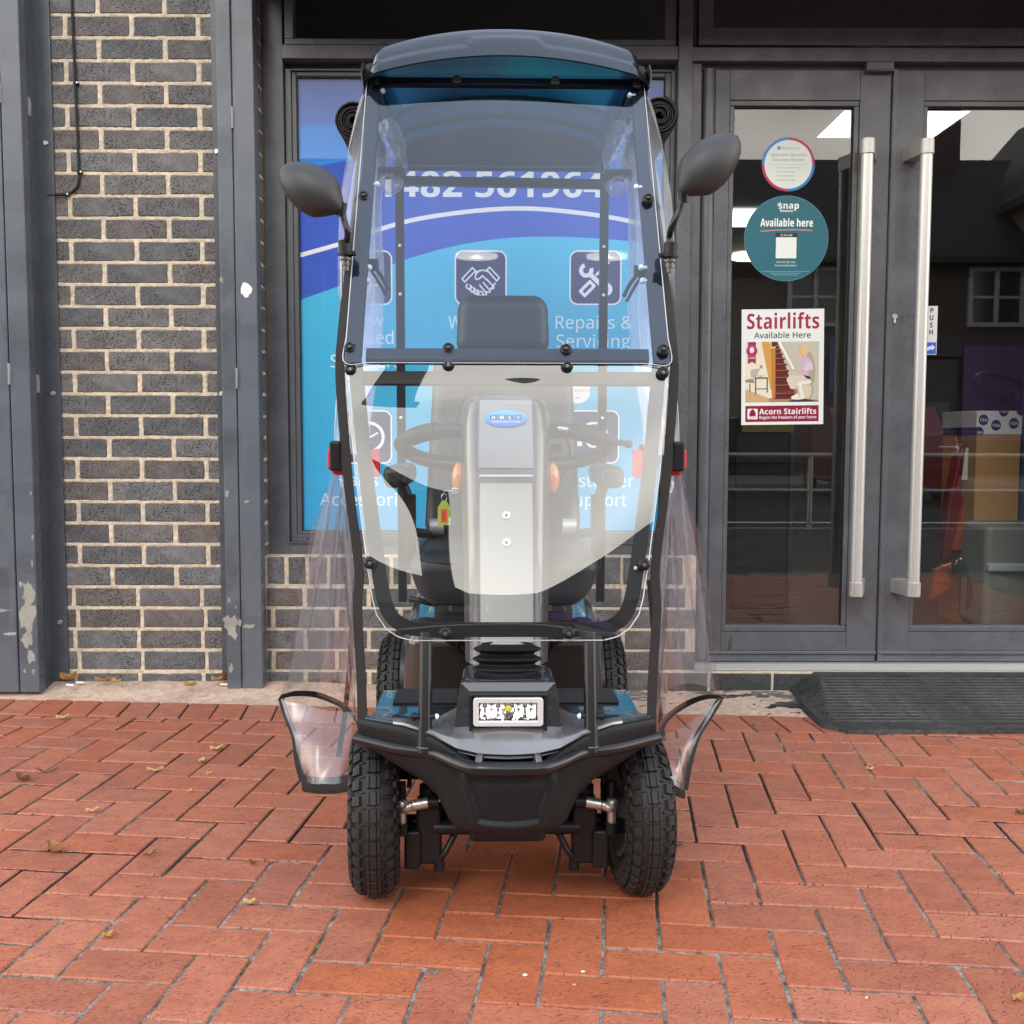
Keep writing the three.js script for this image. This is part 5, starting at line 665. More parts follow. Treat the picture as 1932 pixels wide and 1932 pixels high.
const outline = []; for (let i = 0; i <= 40; i++) { const v = 1 - i / 40; outline.push(Lo(0, Math.pow(v, 1.6))); } for (let i = 0; i <= 10; i++) outline.push([lerp(-lw(0), lw(0), i / 10), Ly(0), Lz(0)]); for (let i = 0; i <= 40; i++) outline.push(Lo(1, Math.pow(i / 40, 1.6)));
part('screen_edge', tube(outline, 0.0011, { seg: 360, rad: 6 }), M.screenEdge);
// black flat bar running round inside the lower screen
{
  const inner = (i0, w) => outline.map((p, i) => { const a = outline[Math.max(0, i - 1)], b = outline[Math.min(outline.length - 1, i + 1)], t = V(b[0] - a[0], b[1] - a[1], 0).normalize(); return [p[0] - t.y * (i0 + w), p[1] + t.x * (i0 + w), p[2] - 0.008]; });
  const sm3 = (P) => P.map((p, i) => { let n = 0, q = [0, 0, 0]; for (let k = -3; k <= 3; k++) { const o = P[clamp(i + k, 0, P.length - 1)]; n++; for (let c = 0; c < 3; c++) q[c] += o[c]; } return i < 3 || i > P.length - 4 ? p : q.map((c) => c / n); });
  const A = sm3(inner(0.0045, 0)), B = sm3(inner(0.0045, 0.026)), N = outline.length - 1;
  part('lower_frame', sheet(N, 1, (u, v) => (v ? B : A)[Math.round(u * N)], 0.006), M.black);
  part('lower_top_bar', [flatBar(V(-0.27, 1.003, -1.953), V(0.27, 1.003, -1.953), 0.026, 0.012, V(0, 0.2, 0.98))], M.black);
}
// bolts with rubber washers, and the white nut caps behind
const bolt = (v, n) => { const q = new THREE.Quaternion().setFromUnitVectors(V(0, 0, 1), n.clone().normalize()), G = (g) => g.applyQuaternion(q).translate(...v.toArray()); const b = part('bolt', [G(new THREE.LatheGeometry([[0, 0.004], [0.0065, 0.004], [0.0112, 0.001], [0.0112, -0.002], [0, -0.002]].map(([a, c]) => new THREE.Vector2(a, c)).reverse(), 28).rotateX(Math.PI / 2)), G(new THREE.TorusGeometry(0.0055, 0.0021, 10, 24).translate(0, 0, 0.0065))], M.black); part('hex_socket', G(new THREE.CylinderGeometry(0.0034, 0.0034, 0.001, 6).rotateX(Math.PI / 2).translate(0, 0, 0.0052)), M.zincDark, b); };
for (const [px, py] of [[706, 154], [862, 151], [1048, 153], [1203, 159], [686, 370], [1223, 375], [660, 656], [846, 657], [1068, 659], [1252, 660]]) { let z = -2.1; for (let i = 0; i < 12; i++) { const y = at(px, py, z).y; z = lerp(z, Uz((y - 1.03) / 0.646) + 0.004, 0.8); } bolt(S(px, py, z), nU); }
for (const [px, py] of [[661, 697], [846, 689], [1070, 691], [1251, 703], [698, 1062], [1215, 1065], [840, 1194], [1073, 1194]]) { let z = -1.9; for (let i = 0; i < 12; i++) { const y = at(px, py, z).y; z = lerp(z, Lz((y - 0.5335) / 0.4925) + 0.004, 0.8); } bolt(S(px, py, z), V(0, 0.2, 0.98)); }
for (const [px, py, z] of [[722, 172, -2.3], [1188, 180, -2.3], [712, 528 - 180, -2.16], [1200, 353, -2.16], [697, 460 + 45, -2.05], [693, 530, -2.04], [1209, 505, -2.05], [1212, 530, -2.04], [680, 648, -1.97], [1236, 650, -1.97], [668, 716, -1.95], [1240, 715, -1.95], [714, 1068, -1.87], [1198, 1072, -1.87]]) { const v = S(px, py, z), s = Math.sign(v.x); part('nut_cap', [new THREE.SphereGeometry(0.0062, 14, 10).scale(0.9, 1, 1).translate(v.x, v.y, v.z), cyl([v.x, v.y, v.z], [v.x + s * 0.012, v.y, v.z], 0.0035)], M.white); }
// side curtains
for (const s of [-1, 1]) {
  const m = (v) => V(s * Math.abs(v.x), v.y, v.z), lift = s < 0 ? 0 : 0;
  // black edge tape from roof to floor
  const edge = [S(697, 118, -2.31), S(690, 190, -2.28), S(668, 420, -2.12), S(643, 640, -1.965), S(640, 700, -1.95), S(648, 820, -1.93), S(658, 930, -1.92), S(676, 1080, -1.91), S(673, 1150, -1.905), S(681, 1300, -1.9), S(682, 1412, -1.9)].map(m), ec = new THREE.CatmullRomCurve3(edge);
  part('edge_tape', sheet(80, 1, (u, v) => { const p = ec.getPoint(u); return [p.x + s * lerp(-0.009, 0.009, v) , p.y, p.z - 0.01 * v]; }, s * 0.0022), M.fabric);
  // upper clear curtain, hanging in folds from roof rail to the strap
  const gather = m(S(640, 868, -1.96));
  part('side_curtain', sheet(70, 40, (u, v) => {
    const top = [s * 0.297, 1.64 - 0.01 * u, lerp(-2.32, -2.85, u)], b = [gather.x * 1.0 - s * 0.02 * u, gather.y + 0.01, gather.z - 0.05 * u], t = sm(v), w = Math.sin(Math.PI * v) * 0.022 + 0.012, f = Math.sin(u * 21 + 2 * Math.sin(v * 3)) + 0.6 * Math.sin(u * 43 + v * 5);
    return [lerp(top[0], b[0], t) + s * w * 0.55 * f - s * 0.03 * sstep(0.2, 0.6, v) * u, lerp(top[1], b[1], v), lerp(top[2], b[2], Math.pow(v, 0.55)) + 0.006 * f];
  }), M.vinyl);
  // crumpled bundle below the roof and its strap
  const c0 = m(s < 0 ? S(736, 296, -2.5) : S(1166, 300, -2.5));
  const bun = new THREE.SphereGeometry(1, 64, 48), P = bun.attributes.position; for (let i = 0; i < P.count; i++) { const x = P.getX(i), y = P.getY(i), z = P.getZ(i), n = fbm(x * 2.2 + y * 1.3 + 9 + s, y * 2.2 + z * 2 + 5, 4, 3) - 0.5, waist = 1 - 0.35 * Math.exp(-Math.pow((y + 0.45) / 0.12, 2)); P.setXYZ(i, (x * waist * (1 + 0.9 * n)) * 0.034 + c0.x, y * 0.088 + c0.y, z * waist * (1 + 0.9 * n) * 0.06 + c0.z); } bun.computeVertexNormals();
  part('rolled_vinyl', bun, M.vinyl);
  part('bundle_strap', rb(c0.x - 0.036, c0.x + 0.036, c0.y - 0.046, c0.y - 0.034, c0.z - 0.03, c0.z + 0.045, 0.004), M.fabric);
  // rolled-up curtain end seen end-on
  const rc = m(s < 0 ? S(667, 226, -2.3) : S(1244, 217, -2.3)), spir = []; for (let i = 0; i <= 160; i++) { const a = i / 160 * 6.283 * 6.2, r = lerp(0.006, 0.04, i / 160); spir.push([rc.x + r * Math.cos(a), rc.y + r * Math.sin(a)]); }
  part('rolled_curtain', sheet(160, 10, (u, v) => { const p = spir[Math.round(u * 160)]; return [p[0] + 0.001 * Math.sin(v * 9 + u * 40), p[1], rc.z - 0.3 * v + 0.004 * Math.sin(u * 25)]; }, 0.003), M.fabric);
  part('rolled_vinyl', cyl([rc.x, rc.y, rc.z - 0.02], [rc.x, rc.y, rc.z - 0.3], 0.036), M.blackGloss);
  // strap and buckle
  part('strap', [rb(gather.x - 0.014, gather.x + 0.014, gather.y - 0.028, gather.y + 0.004, gather.z - 0.05, gather.z + 0.01, 0.008, 3), rb(gather.x + s * 0.013 - 0.008, gather.x + s * 0.013 + 0.008, gather.y - 0.018, gather.y + 0.022, gather.z - 0.01, gather.z + 0.016, 0.006, 3), rb(s * 0.262 - 0.012, s * 0.262 + 0.012, gather.y - 0.035, gather.y + 0.02, gather.z - 0.1, gather.z - 0.07, 0.004)], M.red);
  part('buckle', [rb(gather.x + s * 0.004 - 0.011, gather.x + s * 0.004 + 0.011, gather.y - 0.02, gather.y + 0.036, gather.z + 0.012, gather.z + 0.026, 0.005, 3), rb(gather.x - s * 0.012 - 0.009, gather.x - s * 0.012 + 0.009, gather.y + 0.02, gather.y + 0.05, gather.z + 0.006, gather.z + 0.02, 0.004), rb(s * 0.275 - 0.014, s * 0.275 + 0.014, gather.y - 0.01, gather.y + 0.03, gather.z - 0.09, gather.z - 0.07, 0.004)], M.black);
  const cb = m(s < 0 ? S(703, 500, -2.1) : S(1207, 512, -2.1)); part('loose_buckle', [rb(cb.x - 0.012, cb.x + 0.012, cb.y - 0.012, cb.y + 0.012, cb.z - 0.004, cb.z + 0.004, 0.003), tube([[cb.x - s * 0.008, cb.y - 0.01, cb.z], [cb.x - s * 0.02, cb.y - 0.026, cb.z], [cb.x - s * 0.032, cb.y - 0.05, cb.z]], 0.004), tube([[cb.x + s * 0.002, cb.y - 0.012, cb.z], [cb.x - s * 0.012, cb.y - 0.034, cb.z], [cb.x - s * 0.026, cb.y - 0.06, cb.z]], 0.003)], M.black);
  // lower skirt spreading from the strap, and the open corner flap
  const px = (a, b, z) => m(s < 0 ? S(...a, z) : S(...b, z));
  const hem = new THREE.CatmullRomCurve3([px([529, 1316], [1361, 1316], -2.02), px([560, 1309], [1330, 1316], -2.1), px([600, 1312], [1295, 1329], -2.16), px([636, 1326], [1262, 1352], -2.14), px([664, 1348], [1240, 1398], -2.05), px([674, 1370], [1238, 1404], -1.95)]);
  for (const layer of [0, 1]) part('skirt', sheet(110, 50, (u, v) => { const h = hem.getPoint(u), g0 = V(gather.x + s * 0.012 * Math.cos(u * 5), gather.y - 0.02, gather.z + 0.018 * Math.sin(u * 5) - 0.01), t = v, k = Math.pow(t, 0.72), f = Math.sin(u * 26 + 1 + layer * 2) * 0.8 + 0.5 * Math.sin(u * 57 + layer) + 0.4 * Math.sin(u * 14 + v * 4), a = 0.0075 * Math.sin(Math.PI * Math.min(1, t * 1.05)) * (1.3 - t); return [lerp(g0.x, h.x, s < 0 ? lerp(t, k, 0.3) : lerp(t, k, 0.25)) + s * a * f, lerp(g0.y, h.y, t), lerp(g0.z, h.z - layer * (0.06 + 0.1 * Math.sin(Math.PI * u)), k) + a * f * (layer ? 1 : 1.9)]; }), layer ? M.vinyl : M.vinylClear);
  const tape = (curve, w, name = 'hem_tape', up = V(0, 1, 0)) => part(name, sheet(60, 1, (u, v) => { const p = curve.getPoint(u), tt = curve.getTangent(u), nn = V(-tt.y, tt.x, 0).normalize().multiplyScalar(w * (v - 0.5)); return [p.x + nn.x, p.y + nn.y, p.z]; }, 0.0022), M.fabric);
  tape(hem, 0.0125);
  const side = new THREE.CatmullRomCurve3([px([530, 1318], [1360, 1318], -2.02), px([541, 1352], [1339, 1352], -2.0), px([556, 1392], [1315, 1392], -1.97), px([562, 1440], [1301, 1440], -1.95), px([571, 1474], [1292, 1490], -1.94)]);
  tape(side, 0.0125);
  const low = new THREE.CatmullRomCurve3([px([571, 1474], [1292, 1490], -1.94), px([600, 1478], [1276, 1484], -1.93), px([632, 1478], [1262, 1470], -1.92), px([656, 1474], [1250, 1462], -1.91)]);
  part('hem_band', sheet(60, 4, (u, v) => { const p = low.getPoint(u); return [p.x, p.y + 0.012 - 0.03 * v + 0.001 * Math.sin(u * 90), p.z + 0.004 * Math.sin(v * 3)]; }, 0.003), M.fabric);
  part('corner_flap', sheet(40, 40, (u, v) => { const a = side.getPoint(v), b = px([lerp(668, 657, v), lerp(1345, 1474, v)], [lerp(1240, 1250, v), lerp(1395, 1462, v)], lerp(-2.02, -1.91, v)), bow = 0.018 * Math.sin(Math.PI * u); return [lerp(a.x, b.x, u), lerp(a.y, b.y, u), lerp(a.z, b.z, u) + bow + 0.003 * Math.sin(u * 12 + v * 5)]; }), M.vinyl);
  const strip = new THREE.CatmullRomCurve3([px([655, 1110], [1242, 1110], -2.1), px([650, 1200], [1250, 1210], -2.12), px([643, 1300], [1258, 1310], -2.12), px([634, 1385], [1264, 1385], -2.1), px([622, 1462], [1270, 1430], -2.05)]);
  part('rear_edge_tape', sheet(50, 1, (u, v) => { const p = strip.getPoint(u); return [p.x + lerp(-0.0055, 0.0055, v), p.y, p.z - 0.12]; }, 0.002), M.fabric);
}
// mirrors
function mirror(s, pts, tipA, tipB, w, stem, clampAt, z) {
  const a = S(...tipA, z), b = S(...tipB, z - 0.01), g = new THREE.Group(); g.name = 'wing_mirror'; scooter.add(g); const P = (n, ge, m) => part(n, ge, m, g);
  const ax = b.clone().sub(a), L = ax.length(); ax.normalize(); const side = V(-ax.y, ax.x, 0), h = new THREE.SphereGeometry(1, 64, 40), p = h.attributes.position;
  for (let i = 0; i < p.count; i++) { let x = p.getX(i), y = p.getY(i), zz = p.getZ(i); const t = (x + 1) / 2, wid = w * Math.pow(Math.max(0, Math.sin(Math.PI * Math.pow(t, 0.9))), 0.5) * (0.62 + 0.38 * sstep(0, 0.3, t)), yy = Math.sign(y) * Math.pow(Math.abs(y / Math.max(1e-4, Math.sqrt(1 - x * x))), 0.9) * wid * Math.sqrt(Math.max(0, 1 - Math.pow(zz / Math.max(1e-4, Math.sqrt(1 - x * x)), 2))); const rr = Math.sqrt(Math.max(0, 1 - x * x)); const ca = rr > 1e-4 ? y / rr : 0, cz = rr > 1e-4 ? zz / rr : 0; const v = a.clone().addScaledVector(ax, t * L).addScaledVector(side, ca * wid).add(V(0, 0, (cz > 0 ? cz * 0.042 : cz * 0.012) * Math.pow(Math.max(0, Math.sin(Math.PI * t)), 0.5))); p.setXYZ(i, v.x, v.y, v.z); }
  h.computeVertexNormals(); P('mirror_housing', h, M.blackMattSoft);
  const c = new THREE.CatmullRomCurve3(stem.map((q) => S(...q))); P('mirror_stem', [new THREE.TubeGeometry(c, 40, 0.0062, 14), cyl(S(...stem[0]).add(V(0, 0.008, 0)), S(...stem[0]).add(V(0, -0.016, 0)), 0.012, 0.0085)], M.blackGloss);
  const k = S(...clampAt); P('mirror_clamp', [cyl([k.x, k.y + 0.012, k.z], [k.x - s * 0.002, k.y - 0.012, k.z], 0.0125), cyl([k.x - s * 0.002, k.y - 0.012, k.z], [k.x - s * 0.002, k.y - 0.016, k.z], 0.016)], M.black);
  P('clamp_nut', [new THREE.CylinderGeometry(0.0085, 0.0085, 0.01, 6).translate(k.x - s * 0.002, k.y - 0.03, k.z), cyl([k.x - s * 0.002, k.y - 0.016, k.z], [k.x - s * 0.003, k.y - 0.045, k.z], 0.0055), cyl([k.x - s * 0.002, k.y - 0.022, k.z], [k.x - s * 0.002, k.y - 0.025, k.z], 0.012)], M.zincDark);
  P('mirror_bracket', rb(Math.min(k.x, s * 0.29), Math.max(k.x, s * 0.29), k.y - 0.016, k.y - 0.008, k.z - 0.01, k.z + 0.01, 0.002), M.black);
}
mirror(-1, null, [647, 398], [531, 318], 0.0455, [[643, 392, -2.0], [650, 418, -2.0], [656, 440, -2.0], [652, 462, -2.02]], [650, 466, -2.02], -2.0);
mirror(1, null, [1281, 366], [1391, 258], 0.0465, [[1290, 365, -2.0], [1282, 392, -2.0], [1269, 425, -2.0], [1263, 446, -2.02], [1264, 462, -2.02]], [1266, 470, -2.02], -2.0);

// key with tag, hanging from the tiller
{
  const o = at(838, 965, -2.17), k = thing('key_tag', o, 'yellow green key tag with orange label hanging from the tiller', 'key tag'), c = (g) => g.translate(-o.x, -o.y, -o.z);
  const s = shapeOf([[-0.0115, -0.028], [0.0115, -0.028], [0.0125, -0.026], [0.0125, 0.008], [0.004, 0.022], [-0.004, 0.022], [-0.0125, 0.008], [-0.0125, -0.026]]);
  mesh('tag_holder', extrude(s, 0.002, 0.0008), phy(rgb(0.62, 0.72, 0.16), 0.25, { transmission: 0.35, thickness: 0 }), k);
  const lt = canvasTex(128, 256, (g) => { g.fillStyle = '#e0552a'; g.fillRect(0, 0, 128, 256); g.save(); g.translate(84, 140); g.rotate(-Math.PI / 2); g.fillStyle = '#5a1c10'; g.font = '84px sans-serif'; g.textAlign = 'center'; g.fillText('505', 0, 0); g.restore(); }, { rep: false });
  mesh('tag_label', new THREE.PlaneGeometry(0.013, 0.027).translate(0, -0.009, 0.0032), std(rgb(1, 1, 1), 0.6, { map: lt }), k, true);
  mesh('key_ring', new THREE.TorusGeometry(0.0085, 0.0009, 8, 32).scale(0.7, 1, 1).rotateY(0.4).translate(0, 0.029, 0), M.chrome, k);
  mesh('key', [rb(-0.002, 0.022, 0.041, 0.044, -0.004, 0.0, 0.001), rb(0.016, 0.03, 0.036, 0.05, -0.006, 0.0, 0.002)], M.chrome, k);
}

// ---------- shop interior ----------
{
  const wm = std(rgb(0.13, 0.13, 0.135), 0.9), IX0 = -3, IX1 = 5.5, IZ = -11.5;
  tag(mesh('shop_floor', bx(IX0, IX1, -0.1, 0.06, IZ, -3.8), std(rgb(0.06, 0.06, 0.064), 0.35, { map: T.metal })), 'dark vinyl floor of the shop', undefined, undefined, 'structure');
  tag(mesh('shop_ceiling', bx(IX0, IX1, 2.62, 2.8, IZ, -3.77), std(rgb(0.2, 0.2, 0.2), 0.9)), 'grey ceiling of the shop', undefined, undefined, 'structure');
  tag(mesh('shop_partition', [bx(IX0, IX1, 0, 2.7, IZ - 0.1, IZ), bx(IX0 - 0.1, IX0, 0, 2.7, IZ, -3.77), bx(IX1, IX1 + 0.1, 0, 2.7, IZ, -3.77), bx(1.97, 3.8, 0.06, 2.43, -3.78, -3.7), bx(IX0, -0.86, 0, 2.7, -3.96, -3.93), bx(-0.86, 5.5, 2.6, 2.8, -3.775, -3.76)], wm), 'dark walls of the shop interior', undefined, undefined, 'structure');
  const panelM = std(rgb(0.9, 0.9, 0.9), 0.5, { emissive: rgb(1, 0.99, 0.95), emissiveIntensity: 3.4 });
  const panel = (x, z, w, d, label) => { const o = thing('ceiling_light', V(x, 2.61, z), label, 'ceiling light', 'square ceiling lights of the shop'); mesh('light_diffuser', bx(-w / 2, w / 2, -0.012, -0.004, -d / 2, d / 2), panelM, o); mesh('light_frame', [bx(-w / 2 - 0.02, -w / 2, -0.015, 0.008, -d / 2, d / 2), bx(w / 2, w / 2 + 0.02, -0.015, 0.008, -d / 2, d / 2)], M.white, o); const l = new THREE.RectAreaLight(new THREE.Color(1, 0.99, 0.95), 1.2, w, d); l.position.set(0, -0.02, 0); l.lookAt(x, 0, z); l.rotation.set(-Math.PI / 2, 0, 0); o.add(l); return o; };
  panel(2.08, -5.75, 0.66, 0.62, 'bright square ceiling light seen at the top of both doors');
  panel(1.68, -8.3, 0.6, 0.6, 'bright square ceiling light seen left of the teal sticker');
  const dm = std(rgb(0.9, 0.9, 0.9), 0.5, { emissive: rgb(1, 0.84, 0.62), emissiveIntensity: 8 });
  for (const [x, label] of [[2.3, 'round warm ceiling light seen at the left edge of the left door'], [-0.31, 'round warm ceiling light showing through the handshake icon'], [0.93, 'round warm ceiling light showing through the spanner icon']]) { const o = thing('ceiling_light', V(x, 2.61, -10.0), label, 'ceiling light', undefined); mesh('light_disc', new THREE.CylinderGeometry(0.2, 0.2, 0.02, 32).translate(0, -0.015, 0), dm, o); const l = new THREE.PointLight(new THREE.Color(1, 0.86, 0.66), 0.25); l.position.set(0, -0.06, 0); o.add(l); }
  // things behind the right door
  const cb = thing('cardboard_box', at(1885, 1010, -4.5).setY(0.06), 'tall brown cardboard box sealed with printed white tape behind the right door', 'cardboard box');
  { const p0 = at(1844, 780, -4.5), p1 = at(1928, 780, -4.5), yT = at(1886, 775, -4.5).y, yT2 = at(1886, 818, -4.5).y, X = (x) => x - cb.position.x, w = p1.x - p0.x;
    mesh('carton', rb(X(p0.x), X(p1.x), 0, yT2 - 0.06 + 0.02, -0.35, 0, 0.004), std(rgb(0.42, 0.23, 0.085), 0.85), cb);
    const tt = canvasTex(512, 256, (g, cw, ch) => { g.fillStyle = '#e8e8e4'; g.fillRect(0, 0, cw, ch); for (const [x, y] of [[70, 90], [216, 150], [420, 128], [300, -10], [500, -20], [20, 230]]) { g.fillStyle = '#1c2a5a'; g.beginPath(); g.ellipse(x, y, 56, 62, 0, 0, 7); g.fill(); g.fillStyle = '#eef0f2'; g.font = 'bold 46px sans-serif'; g.textAlign = 'center'; g.fillText('TGA', x, y + 17); } }, { rep: false });
    const tp = rb(X(p0.x) - 0.004, X(p1.x) + 0.002, yT2 - 0.06 - 0.005, yT - 0.06, -0.352, 0.003, 0.003); const P = tp.attributes.position, uv = tp.attributes.uv; for (let i = 0; i < P.count; i++) uv.setXY(i, (P.getX(i) - X(p0.x)) / w, (P.getY(i) - (yT2 - 0.065)) / (yT - yT2)); mesh('printed_tape', tp, std(rgb(0.9, 0.9, 0.9), 0.6, { map: tt }), cb, true); }
  const ds = thing('display_scooter', at(1840, 1180, -4.35).setY(0.06), 'red mobility scooter with dark wheel displayed behind the right door', 'mobility scooter'), o = ds.position, c = (g) => prep(g).translate(-o.x, -o.y, -o.z), D = (n, g, m) => mesh(n, [].concat(g).map(c), m, ds);
  { const A = (x, y, z) => at(x, y, z); const rm = phy(rgb(0.16, 0.012, 0.012), 0.25, { clearcoat: 1 }), om = phy(rgb(0.34, 0.06, 0.012), 0.3, { clearcoat: 1 });
    const tz0 = -4.7, P = [[1828, 790], [1842, 800], [1820, 870], [1800, 960], [1785, 1040], [1770, 1050], [1780, 960], [1800, 860]].map(([x, y]) => { const v = A(x, y, tz0); return [v.x, v.y]; });
    D('tiller', extrude(P, 0.06, 0.01).translate(0, 0, tz0), rm);
    const O2 = [[1822, 910], [1826, 940], [1812, 1035], [1796, 1035]].map(([x, y]) => { const v = A(x, y, -4.62); return [v.x, v.y]; }); D('side_panel', extrude(O2, 0.02, 0.004).translate(0, 0, -4.62), om);
    const O3 = [[1760, 1075], [1815, 1050], [1818, 1075], [1780, 1110], [1752, 1128]].map(([x, y]) => { const v = A(x, y, -4.62); return [v.x, v.y]; }); D('front_panel', extrude(O3, 0.03, 0.006).translate(0, 0, -4.62), om);
    const Lb = [[1822, 845], [1843, 845], [1838, 905], [1814, 905]].map(([x, y]) => { const v = A(x, y, -4.58); return [v.x, v.y]; }); D('price_label', extrude(Lb, 0.003, 0.0005).translate(0, 0, -4.58), std(rgb(0.6, 0.6, 0.6), 0.7));
    const t = A(1842, 1140, -4.5); D('tyre', [new THREE.TorusGeometry(0.115, 0.06, 16, 40).rotateY(Math.PI / 2 - 0.25).translate(t.x, 0.235, -4.5)], M.rubber);
    D('mudguard', [new THREE.SphereGeometry(0.13, 32, 20, 0, 6.283, 0, Math.PI * 0.5).scale(0.85, 0.65, 1).translate(t.x, at(1842, 1078, -4.5).y, -4.5)], phy(rgb(0.03, 0.06, 0.075), 0.15, { clearcoat: 1 }));
    const h = A(1900, 735, -4.9); D('handlebar', [new THREE.TorusGeometry(0.13, 0.022, 14, 40).scale(1.1, 0.5, 1).rotateX(-0.5).rotateZ(-0.35).translate(h.x, h.y, h.z), cyl([h.x + 0.06, h.y - 0.02, h.z], [h.x + 0.05, h.y - 0.4, h.z + 0.02], 0.05)], M.black);
    const b = A(1905, 1080, -4.25); D('packed_seat', rb(b.x - 0.1, b.x + 0.3, 0.1, at(1905, 990, -4.25).y, -4.5, -4.25, 0.03, 4), std(rgb(0.16, 0.17, 0.155), 0.5)); D('seat_edge', rb(b.x - 0.1, b.x + 0.3, at(1905, 1078, -4.25).y, at(1905, 1062, -4.25).y, -4.26, -4.22, 0.01, 3), std(rgb(0.4, 0.44, 0.43), 0.3)); }
  const bl = thing('display_board', at(1950, 950, -4.7).setY(0.06), 'blue display board at the right edge behind the door', 'display board'); mesh('board', bx(-0.06, 0.5, 0, 1.3, -0.02, 0), std(rgb(0.03, 0.07, 0.26), 0.5), bl);
  const sl = thing('display_unit', at(1440, 1000, -5.0).setY(0.06), 'black display unit standing inside behind the left door', 'display unit'); mesh('cabinet', rb(-0.14, 0.12, 0, 0.93, -0.4, 0, 0.01), M.black, sl); mesh('side_trim', bx(0.125, 0.14, 0, 0.9, -0.03, 0.0), M.frameDark, sl);
}

// ---------- across the road (seen in reflections) ----------
{
  const hb = thing('terrace_house', V(2, 0, 17), 'brick terrace with dark slate roof and white sash windows across the road', 'house'), slate = std(rgb(0.028, 0.03, 0.034), 0.7, { map: T.grit }), br = std(rgb(0.05, 0.04, 0.036), 0.9), wh = std(rgb(0.34, 0.345, 0.37), 0.6), gl = std(rgb(0.02, 0.022, 0.026), 0.15);
  mesh('wall', bx(-34, 34, 0, 5.0, 0, 8), br, hb); mesh('shopfront', [bx(-34, 34, 0.3, 2.7, -0.12, -0.02)], std(rgb(0.03, 0.03, 0.04), 0.4), hb); mesh('fascia', [bx(-34, 34, 2.75, 3.2, -0.25, -0.02)], std(rgb(0.04, 0.04, 0.045), 0.6), hb);
  for (const [x0, x1, y0, y1, c] of [[2.2, 4.4, 2.0, 3.2, [0.1, 0.05, 0.22]], [5.4, 6.6, 1.0, 3.1, [0.28, 0.25, 0.05]], [7.4, 9.6, 1.9, 3.2, [0.05, 0.07, 0.24]], [10.5, 12.2, 0.8, 3.0, [0.12, 0.06, 0.2]], [3.0, 5.0, 0.5, 1.8, [0.12, 0.14, 0.16]], [8.2, 10.2, 0.4, 1.7, [0.1, 0.11, 0.12]]]) mesh('shop_sign', bx(x0 - 2, x1 - 2, y0, y1, -0.3, -0.26), std(rgb(...c), 0.5), hb);
  const roof = mesh('roof', new THREE.ExtrudeGeometry(shapeOf([[-0.4, 5.0], [8.4, 5.0], [4, 8.3]]), { depth: 68, bevelEnabled: false }).rotateY(-Math.PI / 2).translate(34, 0, 0), slate, hb);
  mesh('gutter', bx(-34, 34, 4.86, 5.0, -0.5, -0.38), slate, hb);
  for (const x of [-3.9, -12.5, 9.2]) { mesh('chimney', [bx(x - 0.62, x + 0.62, 7.0, 10.6, 3.4, 4.6), bx(x - 0.7, x + 0.7, 10.6, 10.8, 3.3, 4.7)], br, roof); }
  for (let x = -24; x < 26; x += 4.2) { const f = mesh('window', [bx(x - 0.95, x + 0.95, 3.45, 3.55, -0.1, 0.02), bx(x - 0.95, x + 0.95, 4.72, 4.82, -0.1, 0.02), bx(x - 0.95, x - 0.85, 3.55, 4.72, -0.1, 0.02), bx(x + 0.85, x + 0.95, 3.55, 4.72, -0.1, 0.02), bx(x - 0.35, x - 0.25, 3.55, 4.72, -0.1, 0.02), bx(x + 0.25, x + 0.35, 3.55, 4.72, -0.1, 0.02), bx(x - 0.85, x + 0.85, 4.1, 4.16, -0.08, 0.02)], wh, hb); mesh('window_pane', bx(x - 0.85, x + 0.85, 3.55, 4.72, -0.05, -0.02), gl, f); }
  const gh = thing('gable_house', V(14.2, 0, 14.2), 'tall brown brick gable house across the road on the right', 'house'); mesh('wall', [bx(-2, 3, 0, 6.5, 0, 9), new THREE.ExtrudeGeometry(shapeOf([[-2, 6.5], [3, 6.5], [0.5, 9.4]]), { depth: 9, bevelEnabled: false })], std(rgb(0.16, 0.085, 0.055), 0.9), gh); mesh('roof', [new THREE.ExtrudeGeometry(shapeOf([[-2.3, 6.3], [0.5, 9.5], [3.3, 6.3], [3.3, 6.5], [0.5, 9.75], [-2.3, 6.5]]), { depth: 9.2, bevelEnabled: false }).translate(0, 0, -0.1)], slate, gh); mesh('chimney', bx(-1.6, -0.6, 7, 10.4, 2, 3), br, gh);
  const gr = thing('guard_rail', V(0, 0, 2.55), 'pale steel guard rail along the kerb, seen in the door glass', 'guard rail'); mesh('rail', [cyl([-1.5, 0.72, 0], [14, 0.72, 0], 0.022), cyl([-1.5, 0.38, 0], [14, 0.38, 0], 0.016)], M.aluCap, gr); for (let x = -1.5; x < 14.2; x += 2.2) mesh('rail_post', cyl([x, 0, 0], [x, 0.72, 0], 0.025), M.aluCap, gr);
  // parked red car
  const car = thing('parked_car', V(6.0, -0.11, 9.8), 'small red car parked across the road', 'car'), paint = phy(rgb(0.2, 0.008, 0.012), 0.25, { clearcoat: 1 });
  car.rotation.y = -Math.PI / 2 + 0.12;
  const side = [[-1.95, 0.35], [-1.98, 0.7], [-1.85, 0.95], [-1.3, 1.0], [-0.75, 1.4], [0.6, 1.46], [1.45, 1.1], [1.9, 0.98], [2.0, 0.7], [1.95, 0.35]];
  mesh('body', extrude(side, 1.5, 0.08, 4).translate(0, 0, -0.75).rotateY(0.0), paint, car);
